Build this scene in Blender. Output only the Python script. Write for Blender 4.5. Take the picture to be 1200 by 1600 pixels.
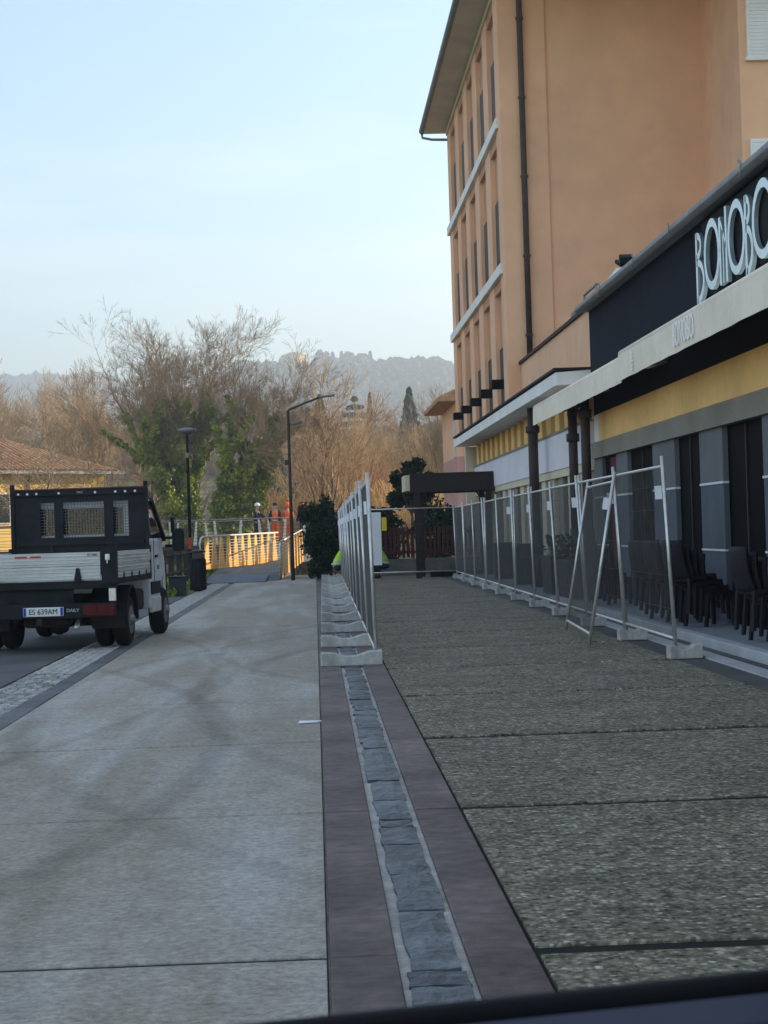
import bpy, math, random
import numpy as np
from mathutils import Vector, Matrix

for o in list(bpy.data.objects):
    bpy.data.objects.remove(o)
SC = bpy.context.scene
COL = SC.collection
R = math.radians
random.seed(7)
RNG = np.random.default_rng(11)

# ------------------------------------------------------------------ camera
CAM_Z = 1.43
yaw, pitch, roll = R(2.08), R(0.546), R(1.8)
fwd = Vector((math.sin(yaw)*math.cos(pitch), math.cos(yaw)*math.cos(pitch), math.sin(pitch)))
r0 = Vector((math.cos(yaw), -math.sin(yaw), 0)); u0 = r0.cross(fwd)
rt = r0*math.cos(roll) - u0*math.sin(roll)
up = r0*math.sin(roll) + u0*math.cos(roll)
cd = bpy.data.cameras.new('camera')
cam = bpy.data.objects.new('camera', cd); COL.objects.link(cam)
cam.matrix_world = Matrix(((rt.x, up.x, -fwd.x, 0), (rt.y, up.y, -fwd.y, 0), (rt.z, up.z, -fwd.z, CAM_Z), (0, 0, 0, 1)))
cd.sensor_fit = 'VERTICAL'; cd.sensor_height = 36; cd.sensor_width = 27
cd.lens = 67.5; cd.clip_start = 0.05; cd.clip_end = 9000
cd.dof.use_dof = True; cd.dof.focus_distance = 34; cd.dof.aperture_fstop = 34
SC.camera = cam

# ------------------------------------------------------------------ world, sun, exposure
SUN_EL, SUN_AZ = R(15), R(70)          # azimuth from +Y towards +X
w = bpy.data.worlds.new('World'); SC.world = w; w.use_nodes = True
nt = w.node_tree; nt.nodes.clear()
out = nt.nodes.new('ShaderNodeOutputWorld'); bg = nt.nodes.new('ShaderNodeBackground')
sky = nt.nodes.new('ShaderNodeTexSky'); sky.sky_type = 'NISHITA'; sky.sun_disc = False
sky.sun_elevation = SUN_EL; sky.sun_rotation = SUN_AZ
sky.air_density = 1.0; sky.dust_density = .1; sky.ozone_density = 1.8; sky.altitude = 50
# thin cloud veils
tc = nt.nodes.new('ShaderNodeTexCoord'); mp = nt.nodes.new('ShaderNodeMapping')
mp.inputs['Scale'].default_value = (1.4, 1.4, 9.0); mp.inputs['Rotation'].default_value = (0.0, R(9), 0.3)
nz = nt.nodes.new('ShaderNodeTexNoise'); nz.inputs['Scale'].default_value = 1.7; nz.inputs['Detail'].default_value = 6; nz.inputs['Roughness'].default_value = .55
cr = nt.nodes.new('ShaderNodeValToRGB'); cr.color_ramp.elements[0].position = .42; cr.color_ramp.elements[1].position = .74
cr.color_ramp.elements[0].color = (0, 0, 0, 1); cr.color_ramp.elements[1].color = (.7, .7, .7, 1)
mx = nt.nodes.new('ShaderNodeMix'); mx.data_type = 'RGBA'
mx.inputs[7].default_value = (4.5, 4.7, 4.9, 1)
nt.links.new(tc.outputs['Generated'], mp.inputs['Vector']); nt.links.new(mp.outputs[0], nz.inputs['Vector'])
nt.links.new(nz.outputs['Fac'], cr.inputs['Fac']); nt.links.new(cr.outputs['Color'], mx.inputs[0])
nt.links.new(sky.outputs[0], mx.inputs[6]); nt.links.new(mx.outputs[2], bg.inputs['Color'])
bg.inputs['Strength'].default_value = 0.14
nt.links.new(bg.outputs[0], out.inputs['Surface'])

sl = bpy.data.lights.new('sun', 'SUN'); sl.energy = 5.0; sl.angle = R(0.6); sl.color = (1.0, .85, .64)
sun = bpy.data.objects.new('sun', sl); COL.objects.link(sun)
sd = Vector((math.sin(SUN_AZ)*math.cos(SUN_EL), math.cos(SUN_AZ)*math.cos(SUN_EL), math.sin(SUN_EL)))
sun.rotation_euler = (-sd).to_track_quat('-Z', 'Y').to_euler()
sun.location = (60, 30, 40)

SC.view_settings.view_transform = 'Standard'; SC.view_settings.look = 'None'
SC.view_settings.exposure = 1.25
SC.view_settings.use_white_balance = True; SC.view_settings.white_balance_temperature = 6650; SC.view_settings.white_balance_tint = 10; SC.view_settings.gamma = 1.0
SC.view_settings.use_curve_mapping = False
SC.render.engine = 'CYCLES'
SC.cycles.use_denoising = True
try: SC.cycles.denoiser = 'OPENIMAGEDENOISE'
except Exception: pass
SC.cycles.max_bounces = 6; SC.cycles.diffuse_bounces = 3; SC.cycles.glossy_bounces = 3
SC.cycles.transmission_bounces = 4; SC.cycles.transparent_max_bounces = 12; SC.cycles.volume_bounces = 0

# ------------------------------------------------------------------ helpers
WORLD = {}
def tag(o, label=None, cat=None, group=None, kind=None):
    if label: o['label'] = label
    if cat: o['category'] = cat
    if group: o['group'] = group
    if kind: o['kind'] = kind
    return o
def thing(name, label, cat, loc=(0, 0, 0), rotz=0.0, group=None, world=False):
    o = bpy.data.objects.new(name, None); COL.objects.link(o)
    o.location = loc; o.rotation_euler = (0, 0, rotz); o.empty_display_size = .2
    tag(o, label, cat, group)
    if world: WORLD[o.name] = Vector(loc)
    return o
def copy_tree(o, parent=None):
    c = o.copy(); COL.objects.link(c); c.parent = parent
    for ch in list(o.children): copy_tree(ch, c)
    return c
def struct(o):
    o['kind'] = 'structure'; return o

class MB:
    def __init__(s): s.v = []; s.f = []
    def add(s, vs, fs):
        n = len(s.v); s.v.extend([tuple(p) for p in vs]); s.f.extend([tuple(i+n for i in f) for f in fs]); return s
    def hexa(s, p):
        return s.add(p, [(0,3,2,1), (4,5,6,7), (0,1,5,4), (1,2,6,5), (2,3,7,6), (3,0,4,7)])
    def box(s, x0, x1, y0, y1, z0, z1):
        return s.hexa([(x0,y0,z0),(x1,y0,z0),(x1,y1,z0),(x0,y1,z0),(x0,y0,z1),(x1,y0,z1),(x1,y1,z1),(x0,y1,z1)])
    def obox(s, c, size, m=None, rz=0):
        m = m or Matrix.Rotation(rz, 3, 'Z'); c = Vector(c); a, b, d = [q/2 for q in size]
        return s.hexa([c+m@Vector(q) for q in ((-a,-b,-d),(a,-b,-d),(a,b,-d),(-a,b,-d),(-a,-b,d),(a,-b,d),(a,b,d),(-a,b,d))])
    def bar(s, p, q, wdt, thk, side=(0, 0, 1)):
        p, q = Vector(p), Vector(q); t = (q-p).normalized(); sd_ = Vector(side); a = t.cross(sd_)
        if a.length < 1e-4: a = t.cross(Vector((1, 0, 0)))
        a.normalize(); b = a.cross(t).normalized(); a *= thk/2; b *= wdt/2
        return s.hexa([p-a-b, p+a-b, p+a+b, p-a+b, q-a-b, q+a-b, q+a+b, q-a+b])
    def tube(s, pts, r, n=8, cap=True):
        pts = [Vector(p) for p in pts]; m = len(pts)
        rs = r if isinstance(r, (list, tuple)) else [r]*m
        base = len(s.v); ref = None
        for i, p in enumerate(pts):
            t = (pts[min(i+1, m-1)] - pts[max(i-1, 0)]).normalized()
            if ref is None: ref = Vector((1, 0, 0)) if abs(t.x) < .8 else Vector((0, 1, 0))
            a = t.cross(ref).normalized(); b = t.cross(a).normalized(); ref = b.cross(t)*1.0 if False else ref
            for k in range(n):
                an = 2*math.pi*k/n
                s.v.append(tuple(p + a*(rs[i]*math.cos(an)) + b*(rs[i]*math.sin(an))))
        for i in range(m-1):
            for k in range(n):
                k2 = (k+1) % n
                s.f.append((base+i*n+k, base+i*n+k2, base+(i+1)*n+k2, base+(i+1)*n+k))
        if cap:
            s.f.append(tuple(base+k for k in range(n))[::-1]); s.f.append(tuple(base+(m-1)*n+k for k in range(n)))
        return s
    def lathe(s, prof, n=16, c=(0, 0, 0)):
        base = len(s.v)
        for r_, z in prof:
            for k in range(n):
                a = 2*math.pi*k/n; s.v.append((c[0]+r_*math.cos(a), c[1]+r_*math.sin(a), c[2]+z))
        m = len(prof)
        for i in range(m-1):
            for k in range(n):
                k2 = (k+1) % n; s.f.append((base+i*n+k, base+i*n+k2, base+(i+1)*n+k2, base+(i+1)*n+k))
        s.f.append(tuple(base+k for k in range(n))[::-1]); s.f.append(tuple(base+(m-1)*n+k for k in range(n)))
        return s
    def prism(s, poly, axis, a, b):
        def P(u, v, h):
            return (h, u, v) if axis == 'x' else ((u, h, v) if axis == 'y' else (u, v, h))
        n = len(poly); base = len(s.v)
        for h in (a, b):
            for u, v in poly: s.v.append(P(u, v, h))
        for k in range(n):
            k2 = (k+1) % n; s.f.append((base+k, base+k2, base+n+k2, base+n+k))
        s.f.append(tuple(base+k for k in range(n))[::-1]); s.f.append(tuple(base+n+k for k in range(n)))
        return s
    def mesh(s, name, off=None):
        me = bpy.data.meshes.new(name)
        vs = s.v if off is None else [(p[0]-off[0], p[1]-off[1], p[2]-off[2]) for p in s.v]
        me.from_pydata(vs, [], s.f); me.update(); return me
    def build(s, name, mat, parent=None, smooth=False, bevel=0, label=None, fix=True):
        off = WORLD.get(parent.name) if parent is not None else None
        if parent is not None and off is None and parent.parent is not None: off = None
        me = s.mesh(name, off)
        if fix:
            import bmesh
            b = bmesh.new(); b.from_mesh(me); bmesh.ops.recalc_face_normals(b, faces=b.faces); b.to_mesh(me); b.free()
        return link(name, me, mat, parent, smooth, bevel, label)
def link(name, me, mat, parent=None, smooth=False, bevel=0, label=None):
    if mat is not None and not me.materials: me.materials.append(mat)
    o = bpy.data.objects.new(name, me); COL.objects.link(o)
    if parent is not None:
        o.parent = parent
    if smooth: me.shade_smooth()
    if bevel:
        bm_ = o.modifiers.new('Bevel', 'BEVEL'); bm_.width = bevel; bm_.segments = 2; bm_.limit_method = 'ANGLE'; bm_.angle_limit = R(40)
    if label: o['label'] = label
    return o
def sub(s_mb, name, mat, part, root, **k):
    """sub-part of a world-coordinates thing"""
    off = WORLD.get(root.name); me = s_mb.mesh(name, off)
    return link(name, me, mat, part, **k)
def np_mesh(name, V, Fq):
    """V (n,3), Fq (m,k) numpy -> mesh"""
    me = bpy.data.meshes.new(name); k = Fq.shape[1]
    me.vertices.add(len(V)); me.vertices.foreach_set('co', np.ascontiguousarray(V, dtype=np.float32).ravel())
    me.loops.add(Fq.size); me.loops.foreach_set('vertex_index', np.ascontiguousarray(Fq, dtype=np.int32).ravel())
    me.polygons.add(len(Fq)); me.polygons.foreach_set('loop_start', np.arange(0, Fq.size, k, dtype=np.int32))
    me.polygons.foreach_set('loop_total', np.full(len(Fq), k, dtype=np.int32))
    me.update(calc_edges=True); return me
def text_mesh(txt, size, ext=0.004, name='lettering', sx=1.0):
    cu = bpy.data.curves.new(name, 'FONT'); cu.body = txt; cu.size = size; cu.extrude = ext; cu.align_x = 'CENTER'; cu.align_y = 'CENTER'
    o = bpy.data.objects.new(name, cu); COL.objects.link(o)
    dg = bpy.context.evaluated_depsgraph_get(); dg.update()
    me = bpy.data.meshes.new_from_object(o.evaluated_get(dg)); bpy.data.objects.remove(o)
    if sx != 1.0:
        for v in me.vertices: v.co.x *= sx
    return me

# ------------------------------------------------------------------ materials
def mat(name, col, rough=.7, var=.12, scale=4.0, metal=0.0, bump=0.0, bscale=None, col2=None, detail=6, spec=.14, coords='Object', stretch=(1, 1, 1), fine=0.0, fscale=60.0, rnd=0.0):
    m = bpy.data.materials.new(name); m.use_nodes = True
    n = m.node_tree; p = n.nodes['Principled BSDF']
    p.inputs['Roughness'].default_value = rough; p.inputs['Metallic'].default_value = metal
    p.inputs['Specular IOR Level'].default_value = spec
    if var == 0 and not col2 and not bump:
        p.inputs['Base Color'].default_value = (*col, 1); return m
    if coords == 'World':
        t = n.nodes.new('ShaderNodeNewGeometry'); src = t.outputs['Position']
    else:
        t = n.nodes.new('ShaderNodeTexCoord'); src = t.outputs['Object']
    mp = n.nodes.new('ShaderNodeMapping'); mp.inputs['Scale'].default_value = stretch
    n.links.new(src, mp.inputs['Vector'])
    nz = n.nodes.new('ShaderNodeTexNoise'); nz.inputs['Scale'].default_value = scale; nz.inputs['Detail'].default_value = detail
    n.links.new(mp.outputs[0], nz.inputs['Vector'])
    rp = n.nodes.new('ShaderNodeValToRGB')
    c2 = col2 or tuple(min(1, c*(1+var)) for c in col); c1 = col if col2 else tuple(c*(1-var) for c in col)
    rp.color_ramp.elements[0].position = .33; rp.color_ramp.elements[1].position = .67
    rp.color_ramp.elements[0].color = (*c1, 1); rp.color_ramp.elements[1].color = (*c2, 1)
    n.links.new(nz.outputs['Fac'], rp.inputs['Fac'])
    last = rp.outputs['Color']
    if fine:
        nf = n.nodes.new('ShaderNodeTexNoise'); nf.inputs['Scale'].default_value = fscale; nf.inputs['Detail'].default_value = 4
        n.links.new(mp.outputs[0], nf.inputs['Vector'])
        mr = n.nodes.new('ShaderNodeMapRange'); mr.inputs[1].default_value = .3; mr.inputs[2].default_value = .7
        mr.inputs[3].default_value = 1-fine; mr.inputs[4].default_value = 1+fine
        n.links.new(nf.outputs['Fac'], mr.inputs[0])
        mm = n.nodes.new('ShaderNodeVectorMath'); mm.operation = 'MULTIPLY'
        n.links.new(last, mm.inputs[0]); n.links.new(mr.outputs[0], mm.inputs[1]); last = mm.outputs[0]
    if rnd:
        oi = n.nodes.new('ShaderNodeObjectInfo'); mq = n.nodes.new('ShaderNodeMapRange'); mq.inputs[3].default_value = 1-rnd; mq.inputs[4].default_value = 1+rnd
        n.links.new(oi.outputs['Random'], mq.inputs[0])
        mm = n.nodes.new('ShaderNodeVectorMath'); mm.operation = 'MULTIPLY'; n.links.new(last, mm.inputs[0]); n.links.new(mq.outputs[0], mm.inputs[1]); last = mm.outputs[0]
    n.links.new(last, p.inputs['Base Color'])
    if bump:
        nb = n.nodes.new('ShaderNodeTexNoise'); nb.inputs['Scale'].default_value = bscale or scale*4; nb.inputs['Detail'].default_value = 5
        n.links.new(mp.outputs[0], nb.inputs['Vector'])
        b = n.nodes.new('ShaderNodeBump'); b.inputs['Strength'].default_value = min(1, bump); b.inputs['Distance'].default_value = .02
        n.links.new(nb.outputs['Fac'], b.inputs['Height']); n.links.new(b.outputs[0], p.inputs['Normal'])
    return m
M = {}
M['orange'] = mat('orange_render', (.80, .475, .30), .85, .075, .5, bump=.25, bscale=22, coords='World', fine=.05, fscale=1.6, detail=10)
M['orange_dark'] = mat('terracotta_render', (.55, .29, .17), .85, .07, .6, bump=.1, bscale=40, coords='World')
M['cream'] = mat('cream_plaster', (.62, .54, .40), .8, .06, 1, coords='World')
M['band_white'] = mat('white_painted_concrete', (.80, .78, .75), .7, .06, 1.2, coords='World', fine=.05, fscale=6)
M['lilac'] = mat('pale_lilac_render', (.72, .68, .73), .75, .05, .8, coords='World', fine=.03, fscale=6)
M['soffit'] = mat('grey_soffit', (.66, .60, .51), .8, .08, 1, coords='World')
M['brown_dark'] = mat('dark_brown_paint', (.028, .018, .018), .7, .15, 3, spec=.25)
M['window_dark'] = mat('dark_window', (.03, .022, .025), .6, .2, 2, spec=.2)
M['pipe'] = mat('brown_copper_pipe', (.06, .042, .038), .55, .2, 3)
M['gutter'] = mat('grey_zinc', (.20, .21, .21), .5, .15, 3, metal=.4)
M['navy'] = mat('navy_panel', (.011, .012, .021), .9, .18, 2, spec=.12, coords='World', fine=.1, fscale=30)
M['black'] = mat('black_paint', (.010, .010, .012), .8, .2, 3, spec=.2)
M['ochre'] = mat('ochre_warm_bounce', (.92, .56, .22), .85, .08, .7, coords='World', fine=.04, fscale=8)  # warm bounced light below awning and canopy is put into this colour
M['lintel'] = mat('taupe_lintel', (.25, .225, .185), .8, .12, 1.0, coords='World', fine=.06, fscale=12)
M['pil'] = mat('grey_pilaster', (.15, .153, .16), .75, .12, 1.5, coords='World', fine=.05, fscale=20)
M['pil2'] = mat('blue_grey_pilaster', (.10, .115, .138), .7, .14, 1.5, coords='World', fine=.05, fscale=20)
M['trim'] = mat('white_trim', (.72, .74, .76), .5, .05, 2)
M['awning'] = mat('cream_awning_cloth', (.86, .75, .62), .9, .07, 1.2, bump=.1, bscale=60, coords='World', fine=.04, fscale=10)
M['steel_letter'] = mat('brushed_steel', (.55, .66, .70), .32, .08, 3, metal=.75)
M['galv'] = mat('galvanised_steel', (.62, .61, .59), .40, .15, 7, metal=.7)
M['wire'] = mat('dark_galvanised_wire', (.14, .14, .14), .55, .2, 5, metal=.5)
M['conc'] = mat('concrete_block', (.46, .455, .44), .9, .14, 3, bump=.3, bscale=25, fine=.18, fscale=14, rnd=.12)
M['paper'] = mat('white_card', (.75, .77, .80), .8, .05, 2)
M['yellow_sign'] = mat('yellow_sign', (.70, .48, .04), .6, .05, 3)
M['porphyry'] = mat('purple_porphyry', (.062, .047, .045), .6, .2, 1.1, col2=(.155, .118, .108), bump=.5, bscale=12, coords='World', fine=.30, fscale=11, detail=10, rnd=.22)
M['slate'] = mat('dark_slate_stone', (.036, .047, .058), .5, .2, 5, spec=.3, col2=(.115, .138, .152), bump=1.0, bscale=22, fine=.30, fscale=18, coords='World', rnd=.35)
M['mortar'] = mat('pale_mortar', (.40, .395, .37), .9, .2, 6, bump=.5, bscale=25, coords='World', fine=.15, fscale=40)
M['basalt'] = mat('basalt_kerb', (.11, .113, .12), .65, .2, 2, bump=.3, bscale=15, coords='World', fine=.2, fscale=16, rnd=.2)
M['asphalt'] = mat('asphalt', (.095, .096, .098), .75, .2, .8, bump=.35, bscale=90, coords='World', fine=.2, fscale=90)
M['cobble'] = mat('pale_cobble', (.32, .315, .295), .75, .2, 6, bump=.3, bscale=30, coords='World', fine=.2, fscale=25, rnd=.3)
M['joint'] = mat('joint_earth', (.022, .021, .02), .95, .2, 6, coords='World')
M['marble'] = mat('pale_kerb_stone', (.42, .43, .45), .5, .1, 2, coords='World', fine=.06, fscale=30)
M['terrace'] = mat('grey_terrace_tile', (.24, .26, .29), .5, .1, 1.5, coords='World', fine=.06, fscale=30)
M['rattan'] = mat('dark_rattan', (.020, .018, .022), .5, .25, 40, bump=.5, bscale=120)
M['planter'] = mat('anthracite_planter', (.035, .037, .04), .5, .15, 3)
M['leaf_dark'] = mat('dark_evergreen_leaf', (.012, .022, .010), .5, .5, 3, col2=(.035, .05, .02), coords='World')
M['leaf_ivy'] = mat('ivy_leaf', (.09, .15, .025), .5, .5, .9, col2=(.36, .40, .065), coords='World')
M['bark'] = mat('grey_brown_bark', (.13, .10, .075), .9, .25, 3, coords='World')
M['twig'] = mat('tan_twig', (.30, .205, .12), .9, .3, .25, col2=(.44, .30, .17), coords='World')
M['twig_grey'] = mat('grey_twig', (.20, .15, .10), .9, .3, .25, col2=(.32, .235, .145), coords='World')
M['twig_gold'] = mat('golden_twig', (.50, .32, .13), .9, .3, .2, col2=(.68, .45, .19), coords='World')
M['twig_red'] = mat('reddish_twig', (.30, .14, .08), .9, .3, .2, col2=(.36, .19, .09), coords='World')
M['conifer'] = mat('conifer_needles', (.02, .038, .028), .7, .4, .5, col2=(.04, .06, .035), coords='World')
M['white_truck'] = mat('white_truck_paint', (.62, .64, .66), .35, .05, 2, fine=.05, fscale=9)
M['alu'] = mat('worn_aluminium_board', (.56, .57, .545), .55, .14, 1.3, metal=.25, stretch=(1, 1, 7), fine=.12, fscale=14)
M['truck_black'] = mat('truck_black_steel', (.013, .0135, .016), .65, .3, 3, spec=.22, fine=.15, fscale=12)
M['rust_black'] = mat('rusty_black_steel', (.024, .021, .021), .7, .3, 4, col2=(.05, .034, .03))
M['rubber'] = mat('tyre_rubber', (.018, .018, .018), .85, .2, 8, bump=.3, bscale=60)
M['rim'] = mat('steel_rim', (.20, .20, .20), .5, .2, 5, metal=.5)
M['red_lamp'] = mat('red_lamp_lens', (.085, .008, .012), .35, .2, 9)
M['plate'] = mat('plate_white', (.72, .73, .72), .5, .04, 5)
M['plate_blue'] = mat('plate_blue', (.03, .07, .35), .5, .04, 5)
M['rust_edge'] = mat('worn_red_edge', (.16, .05, .035), .7, .4, 6)
M['ink'] = mat('black_print', (.01, .01, .012), .6, 0)
M['white_print'] = mat('white_print', (.93, .93, .92), .6, 0)
M['red_print'] = mat('red_reflector', (.50, .05, .03), .5, .1, 5)
M['timber'] = mat('weathered_timber', (.05, .042, .035), .85, .25, 4, stretch=(1, 1, .2), bump=.3, bscale=20)
M['bin'] = mat('black_bin', (.016, .016, .018), .5, .2, 5)
M['corten'] = mat('orange_timber_fin', (.74, .38, .09), .6, .14, 2, fine=.1, fscale=12)
M['bridge_white'] = mat('pale_bridge_steel', (.66, .64, .58), .45, .07, 2)
M['deck_dark'] = mat('dark_bridge_steel', (.045, .038, .034), .6, .2, 2)
M['ramp'] = mat('ramp_concrete', (.085, .095, .105), .8, .15, 1, coords='World', fine=.1, fscale=20)
M['plate_blue_steel'] = mat('blue_grey_steel_plate', (.10, .125, .15), .7, .15, 1.5, coords='World', fine=.1, fscale=10)
M['picket'] = mat('red_brown_picket', (.085, .030, .02), .7, .2, 4)
M['low_wall'] = mat('mossy_concrete', (.16, .155, .13), .9, .2, 2, coords='World', fine=.15, fscale=12)
M['pink'] = mat('pink_render', (.52, .29, .26), .85, .06, .8, coords='World')
M['yellow_wall'] = mat('yellow_render', (.70, .47, .15), .85, .08, .5, coords='World')
M['roof_tile'] = mat('terracotta_roof', (.36, .19, .105), .85, .25, 2, col2=(.50, .30, .17), coords='World', bump=.4, bscale=8, fine=.15, fscale=8)
M['skin'] = mat('skin', (.50, .30, .22), .6, .05, 5)
M['hivis_orange'] = mat('hivis_orange', (.92, .15, .02), .7, .06, 6)
M['hivis_yellow'] = mat('hivis_yellow', (.42, .75, .03), .7, .08, 6)
M['navy_cloth'] = mat('navy_cloth', (.018, .022, .035), .85, .2, 8)
M['silver'] = mat('reflective_tape', (.55, .55, .55), .4, .05, 4)
M['helmet'] = mat('white_helmet', (.75, .75, .73), .4, .03, 4)
M['hair'] = mat('dark_hair', (.03, .022, .018), .8, .2, 10)
M['boots'] = mat('dark_boots', (.03, .025, .02), .7, .2, 6)
M['car_blue'] = mat('dark_blue_car_paint', (.014, .019, .045), .7, .1, 4, spec=.3)
M['car_trim'] = mat('black_rubber_trim', (.008, .008, .010), .7, .1, 6)
M['forest'] = mat('hillside_foliage', (.035, .045, .025), .9, .4, .03, col2=(.085, .075, .045), coords='World')
M['red_curtain'] = mat('dark_red_panel', (.11, .012, .018), .6, .2, 3)
M['cab_seat'] = mat('dark_seat_fabric', (.02, .02, .022), .9, .2, 8)
M['tank'] = mat('white_roof_unit', (.60, .60, .58), .6, .06, 3)

def glassy(name, tint, rough=.03, alpha=.25):
    m = bpy.data.materials.new(name); m.use_nodes = True; n = m.node_tree; n.nodes.clear()
    o = n.nodes.new('ShaderNodeOutputMaterial'); t = n.nodes.new('ShaderNodeBsdfTransparent'); g = n.nodes.new('ShaderNodeBsdfGlossy')
    g.inputs['Roughness'].default_value = rough; t.inputs['Color'].default_value = (*tint, 1)
    f = n.nodes.new('ShaderNodeFresnel'); f.inputs['IOR'].default_value = 1.45
    x = n.nodes.new('ShaderNodeMixShader'); n.links.new(f.outputs[0], x.inputs[0]); n.links.new(t.outputs[0], x.inputs[1]); n.links.new(g.outputs[0], x.inputs[2])
    n.links.new(x.outputs[0], o.inputs['Surface']); return m
M['car_glass'] = glassy('car_glass', (.55, .6, .58))
M['shop_glass'] = mat('dark_shop_glass', (.004, .0045, .006), .6, .1, 1, spec=.02)
M['win_glass'] = mat('window_glass', (.03, .035, .04), .08, .1, 1)

def aggregate():
    """washed pebble concrete"""
    m = bpy.data.materials.new('washed_pebble_concrete'); m.use_nodes = True; n = m.node_tree; p = n.nodes['Principled BSDF']
    L = n.links.new; g = n.nodes.new('ShaderNodeNewGeometry')
    dn = n.nodes.new('ShaderNodeTexNoise'); dn.inputs['Scale'].default_value = 40
    L(g.outputs['Position'], dn.inputs['Vector'])
    ad = n.nodes.new('ShaderNodeMix'); ad.data_type = 'VECTOR'; ad.inputs[0].default_value = .012
    L(g.outputs['Position'], ad.inputs[4]); L(dn.outputs['Color'], ad.inputs[5])
    v = n.nodes.new('ShaderNodeTexVoronoi'); v.inputs['Scale'].default_value = 38; v.inputs['Randomness'].default_value = 1
    L(ad.outputs[1], v.inputs['Vector'])
    sx = n.nodes.new('ShaderNodeSeparateColor'); L(v.outputs['Color'], sx.inputs[0])
    rp = n.nodes.new('ShaderNodeValToRGB'); e = rp.color_ramp.elements
    e[0].position = 0; e[0].color = (.04, .038, .032, 1); e[1].position = 1; e[1].color = (.42, .41, .38, 1)
    for pos, c in ((.3, (.14, .125, .088)), (.6, (.235, .208, .148)), (.84, (.285, .26, .20)), (.955, (.36, .335, .265))):
        q = e.new(pos); q.color = (*c, 1)
    L(sx.outputs[0], rp.inputs['Fac'])
    # cement matrix between pebbles
    ma = n.nodes.new('ShaderNodeMapRange'); ma.inputs[1].default_value = .35; ma.inputs[2].default_value = .62
    L(v.outputs['Distance'], ma.inputs[0])
    mx = n.nodes.new('ShaderNodeMix'); mx.data_type = 'RGBA'; mx.inputs[7].default_value = (.15, .137, .10, 1)
    L(ma.outputs[0], mx.inputs[0]); L(rp.outputs[0], mx.inputs[6])
    big = n.nodes.new('ShaderNodeTexNoise'); big.inputs['Scale'].default_value = 1.4; big.inputs['Detail'].default_value = 9; big.inputs['Roughness'].default_value = .74
    L(g.outputs['Position'], big.inputs['Vector'])
    mr = n.nodes.new('ShaderNodeMapRange'); mr.inputs[1].default_value = .3; mr.inputs[2].default_value = .7; mr.inputs[3].default_value = .70; mr.inputs[4].default_value = 1.5
    L(big.outputs['Fac'], mr.inputs[0])
    mm = n.nodes.new('ShaderNodeVectorMath'); mm.operation = 'MULTIPLY'; L(mx.outputs[2], mm.inputs[0]); L(mr.outputs[0], mm.inputs[1])
    v2 = n.nodes.new('ShaderNodeTexNoise'); v2.inputs['Scale'].default_value = 15; v2.inputs['Detail'].default_value = 5; v2.inputs['Roughness'].default_value = .7
    L(g.outputs['Position'], v2.inputs['Vector'])
    m3 = n.nodes.new('ShaderNodeMapRange'); m3.inputs[1].default_value = .36; m3.inputs[2].default_value = .64; m3.inputs[3].default_value = .50; m3.inputs[4].default_value = 1.5
    L(v2.outputs['Fac'], m3.inputs[0])
    m4 = n.nodes.new('ShaderNodeVectorMath'); m4.operation = 'MULTIPLY'; L(mm.outputs[0], m4.inputs[0]); L(m3.outputs[0], m4.inputs[1])
    L(m4.outputs[0], p.inputs['Base Color']); p.inputs['Roughness'].default_value = .85; p.inputs['Specular IOR Level'].default_value = .10
    b = n.nodes.new('ShaderNodeBump'); b.inputs['Strength'].default_value = .9; b.inputs['Distance'].default_value = .012; b.invert = True
    L(v.outputs['Distance'], b.inputs['Height']); L(b.outputs[0], p.inputs['Normal'])
    return m
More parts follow.
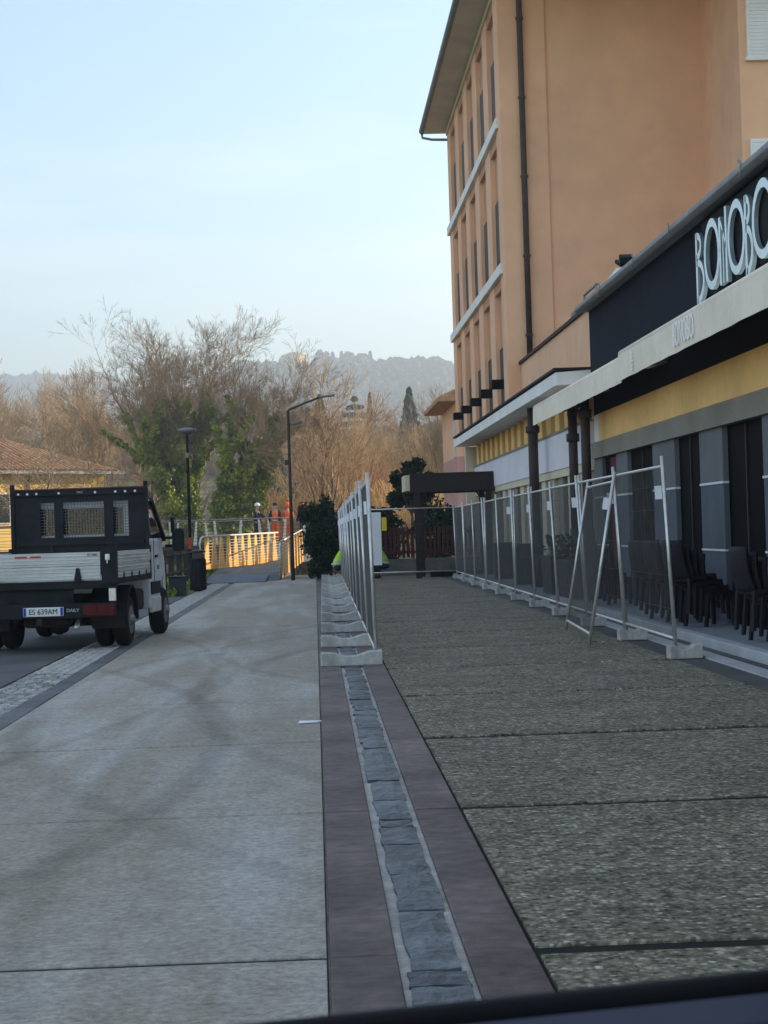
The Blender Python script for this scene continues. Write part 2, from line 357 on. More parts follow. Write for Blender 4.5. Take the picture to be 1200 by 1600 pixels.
def road_mat():
    m = bpy.data.materials.new('worn_beige_concrete'); m.use_nodes = True; n = m.node_tree; p = n.nodes['Principled BSDF']
    L = n.links.new; g = n.nodes.new('ShaderNodeNewGeometry')
    def noise(sc, st=(1, 1, 1), det=6, rough=.55, rot=0, dist=0):
        mp = n.nodes.new('ShaderNodeMapping'); mp.inputs['Scale'].default_value = st; mp.inputs['Rotation'].default_value = (0, 0, rot)
        L(g.outputs['Position'], mp.inputs['Vector'])
        t = n.nodes.new('ShaderNodeTexNoise'); t.inputs['Scale'].default_value = sc; t.inputs['Detail'].default_value = det; t.inputs['Roughness'].default_value = rough
        t.inputs['Distortion'].default_value = dist
        L(mp.outputs[0], t.inputs['Vector']); return t.outputs['Fac']
    def rng(src, a, b, c, d):
        t = n.nodes.new('ShaderNodeMapRange'); t.inputs[1].default_value = a; t.inputs[2].default_value = b; t.inputs[3].default_value = c; t.inputs[4].default_value = d
        L(src, t.inputs[0]); return t.outputs[0]
    patch = rng(noise(.8, (1.3, .20, 1), 5, .5, R(-14), .5), .45, .60, 0, 1)
    streak = rng(noise(1.6, (1.6, .12, 1), 4, .5, R(7)), .40, .66, 0, 1)
    mx = n.nodes.new('ShaderNodeMix'); mx.data_type = 'RGBA'
    mx.inputs[6].default_value = (.32, .295, .245, 1); mx.inputs[7].default_value = (.40, .388, .36, 1); L(patch, mx.inputs[0])
    m2 = n.nodes.new('ShaderNodeMix'); m2.data_type = 'RGBA'; m2.inputs[7].default_value = (.275, .245, .195, 1)
    L(rng(streak, 0, 1, 0, .6), m2.inputs[0]); L(mx.outputs[2], m2.inputs[6])
    stain = rng(noise(.8, (1, .7, 1), 6, .6), .66, .74, 1, .72)
    fine = rng(noise(26, det=6, rough=.75), .32, .68, .62, 1.38)
    mid = rng(noise(5, det=7, rough=.7), .3, .7, .84, 1.16)
    def arc(cx, cy, rad, wd, k):
        d = n.nodes.new('ShaderNodeVectorMath'); d.operation = 'DISTANCE'; L(g.outputs['Position'], d.inputs[0]); d.inputs[1].default_value = (cx, cy, 0)
        a = n.nodes.new('ShaderNodeMath'); a.operation = 'SUBTRACT'; L(d.outputs['Value'], a.inputs[0]); a.inputs[1].default_value = rad
        b = n.nodes.new('ShaderNodeMath'); b.operation = 'ABSOLUTE'; L(a.outputs[0], b.inputs[0])
        e = n.nodes.new('ShaderNodeMath'); e.operation = 'MULTIPLY_ADD'; L(noise(3.5, (1, .5, 1), 6, .7), e.inputs[0]); e.inputs[1].default_value = .16; L(b.outputs[0], e.inputs[2])
        return rng(e.outputs[0], wd+.055, wd+.12, k, 1)
    tracks = [arc(-21, 13, 20.3, .09, .84), arc(-21, 13, 18.9, .09, .87), arc(17.5, 17.5, 18.6, .08, .86), arc(17.5, 17.5, 20.0, .08, .88), arc(60, 12, 61.3, .07, .9), arc(-30, 20, 28.9, .05, .86), arc(-30, 20, 29.2, .04, 1.1), arc(12, 24, 13.2, .05, .87), arc(12, 24, 13.45, .03, 1.1)]
    last = m2.outputs[2]
    for f in (stain, fine, mid, *tracks):
        mm = n.nodes.new('ShaderNodeVectorMath'); mm.operation = 'MULTIPLY'; L(last, mm.inputs[0]); L(f, mm.inputs[1]); last = mm.outputs[0]
    L(last, p.inputs['Base Color']); p.inputs['Roughness'].default_value = .85; p.inputs['Specular IOR Level'].default_value = .12
    b = n.nodes.new('ShaderNodeBump'); b.inputs['Strength'].default_value = .45; b.inputs['Distance'].default_value = .006
    L(noise(110, det=3), b.inputs['Height']); L(b.outputs[0], p.inputs['Normal'])
    return m
M['aggregate'] = aggregate(); M['road'] = road_mat()
M['terrain'] = mat('grass_and_earth', (.07, .085, .03), .95, .3, .35, col2=(.17, .14, .06), coords='World', fine=.25, fscale=6)

# ------------------------------------------------------------------ terrain (one sheet to the horizon)
def sm(x, a, b):
    t = np.clip((np.asarray(x, float)-a)/(b-a), 0, 1); return t*t*(3-2*t)
def ter(X, Y):
    X = np.asarray(X, float); Y = np.asarray(Y, float)
    z = -.06 + 0*X
    z = z - 3.2*sm(Y, 63, 74)*(1-sm(Y, 104, 124))*(1-sm(X, .6, 5))
    z = z + sm(Y, 130, 420)*16
    ridge = 105*np.exp(-((Y-1420)/300.)**2)
    prof = 1 - .45*sm(X, 40, 330) - .5*sm(-X, 25, 190)
    z = z + ridge*prof*(1+.015*np.sin(X*.09)+.01*np.sin(X*.23))
    far = 176*np.exp(-((Y-2150)/260.)**2)*(.55+.45*sm(-X, 60, 250))*(1-.2*sm(-X, 450, 900))
    z = np.where(Y > 1500, np.maximum(z, far*sm(Y, 1500, 1800)), z)
    return z
def build_terrain():
    xs = np.concatenate([np.linspace(-1600, -220, 24), np.linspace(-200, -24, 45), np.linspace(-22, 22, 45), np.linspace(24, 200, 45), np.linspace(220, 1600, 24)])
    ys = np.concatenate([np.linspace(-120, 40, 12), np.linspace(45, 150, 60), np.linspace(156, 800, 50), np.linspace(820, 2800, 80)])
    X, Y = np.meshgrid(xs, ys); Z = ter(X, Y)
    V = np.stack([X, Y, Z], -1).reshape(-1, 3); nx = len(xs); ny = len(ys)
    I = np.arange(nx*ny).reshape(ny, nx)
    Fq = np.stack([I[:-1, :-1], I[:-1, 1:], I[1:, 1:], I[1:, :-1]], -1).reshape(-1, 4)
    o = link('terrain', np_mesh('terrain', V, Fq), M['terrain'], smooth=True); struct(o)
    tag(o, 'grass and earth ground running down to the river and up the hills')
build_terrain()

# ------------------------------------------------------------------ road, paving
JOINTS = [-0.2+3.34*k for k in range(19)]          # cross joints every 3.34 m
def slab_row(parent, x0, x1, material, name, gap=.018, tilt=.004, e=.012):
    me = None
    for k in range(len(JOINTS)-1):
        L_ = JOINTS[k+1]-JOINTS[k]-gap
        if me is None:
            hw = (x1-x0)/2
            b = MB()
            b.add([(-hw, -L_/2, -.05), (hw, -L_/2, -.05), (hw, L_/2, -.05), (-hw, L_/2, -.05),
                   (-hw, -L_/2, -e), (hw, -L_/2, -e), (hw, L_/2, -e), (-hw, L_/2, -e),
                   (-hw+e*.3, -L_/2+e, 0), (hw-e*.3, -L_/2+e, 0), (hw-e*.3, L_/2-e, 0), (-hw+e*.3, L_/2-e, 0)],
                  [(8, 9, 10, 11), (4, 5, 9, 8), (5, 6, 10, 9), (6, 7, 11, 10), (7, 4, 8, 11), (0, 1, 5, 4), (1, 2, 6, 5), (2, 3, 7, 6), (3, 0, 4, 7)])
            me = b.mesh(name); me.materials.append(material)
        o = link(name, me, None, parent)
        o.location = ((x0+x1)/2, (JOINTS[k]+JOINTS[k+1])/2, random.uniform(-tilt, tilt*.5))
road = struct(MB().box(-2.44, .0, -8, 60.0, -.10, -.010).build('road', M['joint']))
tag(road, 'beige concrete roadway of long slabs leading to the footbridge')
slab_row(road, -2.435, -.004, M['road'], 'slab', gap=.05, e=.006, tilt=.002)
pave = struct(MB().box(.70, 3.72, -8, 60.0, -.10, -.013).build('pavement', M['joint']))
tag(pave, 'washed pebble concrete pavement between the two mesh fences')
slab_row(pave, .708, 3.70, M['aggregate'], 'slab', gap=.14, tilt=.003, e=.006)
band = struct(MB().box(.0, .70, -8, 60.0, -.09, -.02).build('paving_band', M['mortar']))
tag(band, 'paving band of purple slabs either side of a dark stone channel')
for (x0, x1) in ((.006, .232), (.468, .694)):
    for k in range(len(JOINTS)-1):
        a, b_ = JOINTS[k]+.004, JOINTS[k+1]-.004
        MB().box(x0, x1, a, b_, -.05, random.uniform(-.003, .004)).build('purple_slab', M['porphyry'], band, bevel=.006)
rr = random.Random(3); y = -1.0
while y < 42:
    L_ = rr.choice((.2, .34, .5, .75, .95)) if y < 13 else rr.uniform(.14, .5)
    xa, xb = .258+rr.uniform(0, .02), .448-rr.uniform(0, .016)
    hb_ = rr.uniform(-.006, .004)
    nx_, ny_ = 3, max(2, min(5, int(L_/.14))); b = MB(); g2 = []
    for iy in range(ny_+1):
        for ix in range(nx_+1):
            ex = ix in (0, nx_); ey = iy in (0, ny_)
            px_ = xa+(xb-xa)*ix/nx_+rr.uniform(-.007, .007); py_ = y+L_*iy/ny_+(rr.uniform(-.010, .010) if ex or ey else 0)
            pz_ = hb_+rr.uniform(-.0035, .0035)-(.007 if ex or ey else 0); g2.append((px_, min(max(py_, y+.001), y+L_-.001), pz_))
    b.v += g2; st = nx_+1
    for iy in range(ny_):
        for ix in range(nx_): b.f.append((iy*st+ix, iy*st+ix+1, (iy+1)*st+ix+1, (iy+1)*st+ix))
    ringi = [ix for ix in range(nx_+1)]+[iy*st+nx_ for iy in range(1, ny_+1)]+[ny_*st+ix for ix in range(nx_-1, -1, -1)]+[iy*st for iy in range(ny_-1, 0, -1)]
    nb_ = len(b.v); b.v += [(g2[q][0], g2[q][1], -.05) for q in ringi]; m_ = len(ringi)
    for q in range(m_): b.f.append((ringi[q], nb_+q, nb_+(q+1) % m_, ringi[(q+1) % m_]))
    b.build('channel_stone', M['slate'], band)
    y += L_+rr.choice((.006, .010, .016, .022, .05 if y < 9 else .02))
kerb = struct(MB().box(-2.44, -2.44-.20, -8, 57, -.10, -.03).build('kerb_band', M['joint']))
tag(kerb, 'dark stone edging band along the left side of the roadway')
for k in range(44):
    MB().box(-2.632, -2.448, -4+k*1.38, -4+k*1.38+1.37, -.06, random.uniform(-.004, .003)).build('edging_stone', M['basalt'], kerb, bevel=.006)
strip = struct(MB().box(-3.16, -2.64, -8, 57, -.10, -.03).build('cobble_strip', M['mortar']))
tag(strip, 'pale cobblestone strip beside the parked truck')
def cob_mesh(seed):
    q = random.Random(seed); b = MB(); a = .047
    top = [(q.uniform(.66, .8)*a*sx, q.uniform(.66, .8)*a*sy, q.uniform(.008, .02)) for sx, sy in ((-1, -1), (1, -1), (1, 1), (-1, 1))]
    mid = [(a*sx*q.uniform(.9, 1), a*sy*q.uniform(.9, 1), 0) for sx, sy in ((-1, -1), (1, -1), (1, 1), (-1, 1))]
    low = [(a*sx, a*sy, -.03) for sx, sy in ((-1, -1), (1, -1), (1, 1), (-1, 1))]
    b.add(low+mid+top, [(0, 1, 5, 4), (1, 2, 6, 5), (2, 3, 7, 6), (3, 0, 4, 7), (4, 5, 9, 8), (5, 6, 10, 9), (6, 7, 11, 10), (7, 4, 8, 11), (8, 9, 10, 11)])
    return b
cms = []
for s_ in range(6):
    me = cob_mesh(s_).mesh('cobblestone'); me.materials.append(M['cobble']); cms.append(me)
rest = MB(); cnt = 0
rows = [14.6+.103*i for i in range(420)]
for yy in rows:
    for c in range(5):
        x = -3.12+.05+.1*c+random.uniform(-.008, .008)
        if cnt < 300 and yy > 14.7:
            o = link('cobblestone', random.choice(cms), None, strip); o.location = (x, yy+random.uniform(-.008, .008), -.012+random.uniform(-.006, .006))
            o.rotation_euler = (0, 0, random.uniform(-.15, .15)); cnt += 1
        else:
            m_ = cob_mesh(random.randrange(6)); rest.add([(p[0]+x, p[1]+yy, p[2]-.012) for p in m_.v], m_.f)
o = rest.build('cobblestones', M['cobble'], strip, fix=False); o['kind'] = 'stuff'
lane = struct(MB().box(-9.5, -3.16, -30, 46, -.10, -.004).build('asphalt_lane', M['asphalt']))
tag(lane, 'dark asphalt lane the truck is parked on')
verge = struct(MB().box(3.72, 4.02, -8, 58, -.10, -.008).build('asphalt_strip', M['asphalt']))
tag(verge, 'narrow dark asphalt strip under the right hand fence feet')
kst = struct(MB().box(4.02, 4.20, -8, 58, -.10, .012).build('kerb', M['marble'])); tag(kst, 'pale stone drainage kerb along the restaurant terrace')
MB().box(4.20, 4.42, -8, 58, -.10, -.012).build('gutter_channel', M['asphalt'], kst)
ter_ = struct(MB().box(4.42, 5.6, -8, 36.2, -.10, .085).build('terrace', M['joint'])); tag(ter_, 'grey tiled restaurant terrace in front of the dark shop windows')
MB().box(4.405, 4.55, -8, 36.2, -.08, .097).build('terrace_edge', M['marble'], ter_, bevel=.008)
for k in range(46):
    for c in range(1):
        MB().box(4.554, 5.58, -1+k*.8, -1+k*.8+.794, .06, .092).build('terrace_tile', M['terrace'], ter_)
walk = struct(MB().box(4.42, 5.6, 36.2, 64, -.10, .05).build('walkway', M['terrace'])); tag(walk, 'grey walkway along the foot of the orange building')
apron = struct(MB().box(-3.3, 5.4, 60.0, 66, -.12, -.012).build('end_of_road', M['asphalt'])); tag(apron, 'dark asphalt at the end of the roadway before the hedges')
rag = MB(); rv = [(-.17, 14.38, .006), (-.03, 14.40, .006), (.01, 14.44, .006), (-.16, 14.43, .006)]
rag.add(rv+[(p[0], p[1], p[2]+.006+.004*i) for i, p in enumerate(rv)], [(0, 3, 2, 1), (4, 5, 6, 7), (0, 1, 5, 4), (1, 2, 6, 5), (2, 3, 7, 6), (3, 0, 4, 7)])
tag(rag.build('paper_scrap', M['paper'], bevel=.004), 'scrap of white paper lying on the roadway beside the purple band', 'litter')

# ------------------------------------------------------------------ tall orange building
tb = thing('apartment_building', 'tall orange apartment building with overhanging roof and narrow recessed window bays', 'building', (10, 57, 0), world=True)
Y0, Y1, XF, ZT = 48.3, 66.3, 5.0, 15.25
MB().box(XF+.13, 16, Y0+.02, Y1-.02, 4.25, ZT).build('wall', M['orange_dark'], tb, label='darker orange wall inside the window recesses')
MB().box(XF-.02, 6.2, Y0-.06, Y0+.9, 4.3, ZT+.0).build('corner_pier', M['orange'], tb, bevel=.02)
MB().box(6.15, 10.2, Y0-.0, Y0+.5, 4.3, ZT+3).build('end_wall', M['orange'], tb)
MB().box(10.15, 24, 44.0, Y0+8, 0, ZT+3).build('wing', M['orange'], tb)
MB().box(5.62, 10.15, Y0+.03, Y0+.5, 0, 4.3).build('end_wall', M['orange'], tb)
bays = 5; pitch_y = (Y1-Y0-.9)/bays
FL = [(4.25, 7.85), (8.12, 11.55), (11.82, ZT-.22)]
for k in range(bays):
    ya = Y0+.9+k*pitch_y
    MB().box(XF, XF+.2, ya+pitch_y-1.35, ya+pitch_y, 4.25, ZT-.1).build('pier', M['orange'], tb)
    for (za, zb) in FL:
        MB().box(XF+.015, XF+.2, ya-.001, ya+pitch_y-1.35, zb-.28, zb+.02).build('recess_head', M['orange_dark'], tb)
        MB().box(XF+.008, XF+.2, ya+pitch_y-1.36, ya+pitch_y-1.31, zb-.32, zb-.26).build('head_trim', M['cream'], tb)
        wz0, wz1 = (za+.25, za+1.9)
        f = MB().box(XF+.095, XF+.2, ya+.25, ya+pitch_y-1.42, wz0, wz1).build('window', M['brown_dark'], tb)
        sub(MB().box(XF+.088, XF+.1, ya+.33, ya+pitch_y-1.5, wz0+.08, wz1-.08), 'pane', M['window_dark'], f, tb)
    MB().box(XF-.26, XF+.1, ya+.72, ya+1.3, 5.05, 5.27).build('wall_lamp', M['black'], tb, bevel=.01)
for z in (7.85, 11.55):
    MB().box(XF-.10, XF+.12, Y0+.25, Y1+.03, z, z+.27).build('string_course', M['band_white'], tb, bevel=.01)
MB().box(XF-.04, XF+.3, Y0-.04, Y1, ZT-.22, ZT-.02).build('cornice', M['cream'], tb)
MB().box(4.22, 17, 40, Y1+.7, ZT, ZT+.10).build('eave_soffit', M['soffit'], tb)
MB().tube([(4.17, 40, ZT+.10), (4.17, Y1+.72, ZT+.10)], .10, 10).build('gutter', M['gutter'], tb, smooth=True)
MB().tube([(4.17, Y1+.65, ZT+.02), (4.19, Y1+.65, ZT-.14), (4.5, Y1+.4, ZT-.26), (XF, Y1-.02, ZT-.36)], .045, 8).build('gutter_spout', M['gutter'], tb, smooth=True)
MB().prism([(4.14, ZT+.11), (17, ZT+.11), (17, ZT+2.6), (10.5, ZT+2.6)], 'y', 40, Y1+.7).build('roof', M['roof_tile'], tb)
dp = MB().tube([(5.55, Y0-.16, 4.75), (5.55, Y0-.16, ZT)], .075, 10).build('downpipe', M['pipe'], tb, smooth=True)
MB().tube([(5.55, Y0-.16, 4.2), (5.55, Y0-.16, 4.75)], .088, 10).build('downpipe_foot', M['orange'], tb, smooth=True)
for z in (6.2, 8.2, 10.2, 12.2, 14.2):
    sub(MB().tube([(5.55, Y0-.16, z), (5.55, Y0-.16, z+.06)], .10, 10), 'pipe_collar', M['pipe'], dp, tb)
for z0, z1 in ((12.15, 14.0), (8.3, 10.2)):
    f = MB().box(10.33, 11.6, 43.90, 44.02, z0-.06, z1+.0).build('window', M['band_white'], tb)
    for j in range(22):
        zz = z0+j*(z1-z0)/22
        sub(MB().hexa([(10.40, 43.885, zz), (11.53, 43.885, zz), (11.53, 43.91, zz), (10.40, 43.91, zz), (10.40, 43.895, zz+.07), (11.53, 43.895, zz+.07), (11.53, 43.91, zz+.07), (10.40, 43.91, zz+.07)]), 'shutter_slat', M['paper'], f, tb)
    sub(MB().box(10.28, 11.65, 43.84, 44.0, z0-.14, z0-.06), 'sill', M['band_white'], f, tb)
# ground-floor zone of the tall building
gx = 5.3
MB().box(gx+.16, 6.2, 36.2, 63.0, 0, 4.1).build('shopfront_glass', M['shop_glass'], tb)
MB().box(gx-.03, gx+.2, 36.3, 62.6, 2.62, 3.38).build('fascia', M['lilac'], tb, label='pale lilac fascia band above the shopfront')
MB().box(gx-.06, gx+.2, 36.3, 62.6, 3.38, 3.43).build('fascia_cap', M['lintel'], tb)
MB().box(gx-.0, gx+.2, 36.3, 62.6, 2.45, 2.62).build('fascia_base', M['cream'], tb)
for k in range(17):
    yy = 36.4+k*1.56
    MB().box(gx+.02, gx+.2, yy, yy+.72, 3.43, 4.12).build('clerestory_pier', M['ochre'], tb)
    MB().box(gx+.06, gx+.2, yy, yy+.78, .05, 2.45).build('ground_pier', M['cream'] if k % 3 else M['lintel'], tb)
    MB().box(gx+.10, gx+.2, yy+.78, yy+1.56, .05, .35).build('base_panel', M['lintel'], tb)
    MB().box(gx+.11, gx+.18, yy+1.14, yy+1.2, .35, 2.45).build('mullion', M['brown_dark'], tb)
cn = MB().prism([(4.62, 4.06), (gx+.4, 4.10), (gx+.4, 4.36), (4.62, 4.30)], 'y', 36.0, 62.4).build('canopy', M['band_white'], tb)
MB().box(4.58, gx+.4, 35.96, 62.44, 4.345, 4.385).build('canopy_flashing', M['brown_dark'], tb)
MB().box(5.0, 6.3, 62.6, 63.0, 0, 4.06).build('end_pier', M['cream'], tb)

# low orange link building
lk = thing('link_building', 'low orange flat roofed building between the tall block and the restaurant', 'building', (6, 42, 0), world=True)
MB().box(gx+.02, 9, 36.2, Y0-.1, 4.38, 5.5).build('wall', M['orange'], lk)
MB().box(gx-.04, 9, 36.1, Y0-.08, 5.5, 5.57).build('roof_flashing', M['brown_dark'], lk)
MB().box(gx+.01, gx+.6, 35.98, 36.22, 3.4, 5.5).build('corner_pier', M['orange'], lk)
# downpipes hanging from canopy
def pillar(name, label, x, y, z1, r, group=None):
    t = thing(name, label, 'pipe', (x, y, 0), group=group)
    MB().tube([(0, 0, 1.35), (0, 0, z1)], r*.8, 10).build('pipe', M['pipe'], t, smooth=True)
    MB().tube([(0, 0, .05), (0, 0, 1.35)], r, 10).build('sleeve', M['planter'], t, smooth=True)
    MB().tube([(0, 0, z1-.55), (0, 0, z1-.40)], r*1.15, 10).build('collar', M['pipe'], t, smooth=True)
    return t
pillar('canopy_post', 'brown round canopy post in front of the lilac fascia', 4.95, 42.9, 4.06, .14)
t = pillar('drain_pipe', 'brown drain pipe with a bent top beside the restaurant wall, farther of two', 4.95, 36.3, 3.55, .11, 'drain pipes by the restaurant')
MB().tube([(0, 0, 3.5), (.01, -.1, 3.68), (.04, -.45, 3.72)], .1, 10).build('elbow', M['pipe'], t, smooth=True)
pillar('drain_pipe', 'straight brown drain pipe beside the restaurant wall, nearer of two', 4.95, 34.6, 3.9, .11, 'drain pipes by the restaurant')

# ------------------------------------------------------------------ restaurant
rs = thing('restaurant_building', 'low restaurant with navy sign fascia, beige band coloured with warm bounced light and dark glass front', 'building', (8, 24, 0), world=True)
RX = 5.3; RY0, RY1 = -6.0, 35.95
MB().box(RX+.35, 12, RY0, RY1, 0, 5.4).build('wall', M['black'], rs)
MB().box(RX-.02, RX+.4, RY0, RY1, 3.95, 5.42).build('sign_fascia', M['navy'], rs)
MB().box(RX+.02, RX+.4, RY0, RY1, 3.46, 3.94).build('black_band', M['black'], rs)
MB().box(RX+.00, RX+.4, RY0, 35.3, 2.94, 3.455).build('bounce_tinted_band', M['ochre'], rs)  # beige wall strip; its warm glow comes from the colour
MB().box(RX+.01, RX+.4, 35.3, RY1, 2.64, 3.455).build('end_pier', M['trim'], rs)
MB().box(RX-.06, RX+.4, RY0, RY1-.02, 2.64, 2.935).build('lintel', M['lintel'], rs)
MB().box(RX-.16, 12, RY0, RY1+.1, 5.42, 5.52).build('coping', M['gutter'], rs)
MB().tube([(RX-.2, RY0, 5.47), (RX-.2, RY1+.12, 5.47)], .075, 10).build('gutter', M['gutter'], rs, smooth=True)
grey = [(35.0, 36.0), (32.2, 33.4), (27.95, 29.8), (24.65, 26.15), (20.9, 22.45), (17.4, 19.0), (13.6, 15.2)]
for a, b_ in grey:
    MB().box(RX, RX+.34, a, b_-.02, 1.93, 2.64).build('pilaster', M['pil'], rs)
    MB().box(RX+.002, RX+.34, a+.002, b_-.022, .09, 1.90).build('pilaster_base', M['pil2'], rs)
    MB().box(RX-.012, RX+.3, a-.01, b_-.01, 1.90, 1.93).build('trim_line', M['trim'], rs)
    MB().box(RX-.010, RX+.3, a-.008, b_-.012, 1.02, 1.045).build('trim_line', M['trim'], rs)
for i in range(len(grey)-1):
    a, b_ = grey[i+1][1], grey[i][0]
    MB().box(RX+.07, RX+.11, a-.02, b_, .09, 2.64).build('shop_window', M['shop_glass'], rs)
    mid = (a+b_)/2
    MB().box(RX+.05, RX+.10, mid-.03, mid+.03, .09, 2.64).build('window_mullion', M['brown_dark'], rs)
MB().box(RX+.03, RX+.065, 33.45, 34.2, .09, 2.6).build('red_panel', M['red_curtain'], rs)
# backing boards and lettering
letters = [(c_, a_*.972, b2*.972) for c_, a_, b2 in (('B', 25.9, 25.25), ('O', 25.3, 24.35), ('N', 24.4, 23.85), ('O', 23.85, 22.9), ('B', 22.95, 22.45), ('O', 22.5, 21.45))]
MB().box(RX-.07, RX-.02, 8.5, 25.2, 3.98, 4.30).build('white_strip', M['trim'], rs)
def ring(mb, cy, cz, ry, rz, wd, dep, x0, n=28, a0=0, a1=2*math.pi):
    pts = []
    closed = abs(a1-a0-2*math.pi) < 1e-6
    m = n if closed else n+1
    base = len(mb.v)
    for i in range(m):
        a = a0+(a1-a0)*i/n
        for (q, xx) in ((1, x0), (1, x0+dep), (0, x0+dep), (0, x0)):
            f = 1 if q else 0
            mb.v.append((xx, cy - (ry-(0 if f else wd))*math.sin(a), cz+(rz-(0 if f else wd))*math.cos(a)))
    for i in range(n if closed else n):
        j = (i+1) % m
        if not closed and i == n: break
        for k in range(4):
            k2 = (k+1) % 4
            mb.f.append((base+i*4+k, base+j*4+k, base+j*4+k2, base+i*4+k2))
    return mb
zc = 4.80
for i, (ch, ya, yb) in enumerate(letters):
    cy = (ya+yb)/2; hy = (ya-yb)/2
    MB().box(RX-.08-.004*i, RX-.02, yb+.02, ya-.02, 4.36-.02*(i % 2), 5.34).build('sign_board', M['black'], rs)
    lb = MB(); X0 = RX-.17; D = .05; zz0, zz1 = zc-.46, zc+.40
    if ch == 'O':
        ring(lb, cy, zc, hy*1.02, .45, .105, D, X0)
    elif ch == 'B':
        lb.box(X0, X0+D, ya-.15, ya-.05, zz0-.1, zz1)
        # two bowls, upper small and lower long
        ring(lb, ya-.10, zc+.22, hy*1.0, 0.19, .09, D, X0, 16, 0, math.pi)
        ring(lb, ya-.10, zc-.24, hy*1.45, .30, .095, D, X0, 18, 0, math.pi)
    else:
        lb.box(X0, X0+D, ya-.14, ya-.04, zz0, zz1-.02); lb.box(X0, X0+D, yb+.04, yb+.14, zz0, zz1+.06)
        lb.hexa([(X0, ya-.13, zz1-.10), (X0+D, ya-.13, zz1-.10), (X0+D, yb+.10, zz1-.46), (X0, yb+.10, zz1-.46), (X0, ya-.13, zz1-.02), (X0+D, ya-.13, zz1-.02), (X0+D, yb+.10, zz1-.38), (X0, yb+.10, zz1-.38)])
        lb.box(X0, X0+D, cy-.02, cy+.03, zz0, zz1-.2)
    lb.build('sign_letter', M['steel_letter'], rs, label='pale steel letter %s of the rooftop sign' % ch)
for yy in (33, 29.5, 26.5, 22.0):
    ring(MB(), yy, 5.47, .10, .12, .02, .02, RX-.28, 14, -.3, 2.6).build('gutter_clip', M['gutter'], rs)
# roof objects
fl = thing('floodlight', 'black floodlight on the restaurant roof edge', 'floodlight', (5.22, 31.2, 5.52))
MB().box(-.02, .02, -.02, .02, 0, .12).build('stem', M['black'], fl)
MB().obox((-.03, .1, .17), (.2, .5, .07), m=Matrix.Rotation(R(14), 3, 'X')).build('head', M['black'], fl, bevel=.015)
MB().obox((-.03, -.22, .2), (.22, .16, .10), m=Matrix.Rotation(R(25), 3, 'X')).build('driver_box', M['black'], fl, bevel=.015)
ru = thing('roof_unit', 'small white box on the restaurant roof beside the floodlight', 'roof unit', (5.45, 33.4, 5.52))
MB().box(-.2, .35, -.5, .4, 0, .17).build('casing', M['tank'], ru, bevel=.02)
MB().hexa([(-.2, -.5, .17), (.3, -.5, .17), (.3, .1, .17), (-.2, .1, .17), (-.1, -.4, .32), (.2, -.4, .32), (.2, -.1, .25), (-.1, -.1, .25)]).build('hood', M['tank'], ru)
an = thing('roof_bracket', 'grey metal bracket frame on the roof of the low orange building', 'bracket', (5.36, 37.0, 5.57))
b = MB(); b.box(-.02, .02, -.02, .02, 0, .30); b.box(-.02, .02, -1.6, .02, .28, .32); b.box(-.02, .02, -1.6, -1.56, 0, .30); b.build('frame', M['gutter'], an); MB().box(-.06, .06, 1.2, 1.6, 0, .12).build('foot_plate', M['gutter'], an); MB().box(-.02, .02, .7, .75, 0, .18).build('stub', M['gutter'], an)
# awnings
def awning(label, ya, yb, zt, zb, xb, txt=None):
    t = thing('awning', label, 'awning', (5.1, (ya+yb)/2, 4.2), group='awnings over the terrace', world=True)
    MB().hexa([(xb, ya, zt-.05), (5.26, ya, zt+.30), (5.26, yb, zt+.30), (xb, yb, zt-.05), (xb, ya, zt-.02), (5.26, ya, zt+.335), (5.26, yb, zt+.335), (xb, yb, zt-.02)]).build('canopy_cloth', M['awning'], t)
    MB().tube([(xb, ya, zt), (xb, yb, zt)], .055, 10).build('front_bar', M['awning'], t, smooth=True)
    n = 90; b = MB(); base = []
    for i in range(n+1):
        yy = ya+(yb-ya)*i/n; wv = .005*math.sin(i*1.3)+.004*math.sin(i*.47); zz = zb+.002*math.sin(i*.9)
        b.v += [(xb-.055, yy, zt-.02), (xb-.055+wv, yy, zz), (xb-.045, yy, zt-.02), (xb-.045+wv, yy, zz)]
    for i in range(n):
        k = i*4
        b.f += [(k, k+1, k+5, k+4), (k+2, k+6, k+7, k+3), (k+1, k+3, k+7, k+5), (k, k+4, k+6, k+2)]
    b.f += [(0, 2, 3, 1), (n*4, n*4+1, n*4+3, n*4+2)]
    v = b.build('valance', M['awning'], t, smooth=False)
    for yy in (ya+.15, yb-.15, (ya+yb)/2):
        MB().tube([(5.28, yy, zt-.05), (5.0, yy+.1, zt-.12), (xb+.03, yy, zt-.04)], .03, 8).build('arm', M['galv'], t, smooth=True)
    return t, v
aw1, v1 = awning('cream awning with plain valance at the far end of the terrace', 28.05, 39.4, 3.85, 3.49, 4.62)
aw2, v2 = awning('cream awning with printed name on its valance, nearer the camera', 9.0, 27.9, 3.895, 3.50, 4.56)
me = text_mesh('BONOBO', .42, .0015, 'valance_lettering', .72)
o = link('valance_lettering', me, M['white_print'], aw2)
o.location = Vector((4.56-.076, 22.9, 3.70)) - WORLD[aw2.name]; o.rotation_euler = (R(90), 0, R(-90))
b = MB()
for i in range(5): b.box(4.478, 4.482, 26.62-.12+.02*abs(i-2), 26.62+.12-.02*abs(i-2), 3.56+i*.055, 3.575+i*.055)
b.box(4.477, 4.481, 26.61, 26.63, 3.54, 3.85)
b.build('valance_emblem', M['white_print'], aw2)

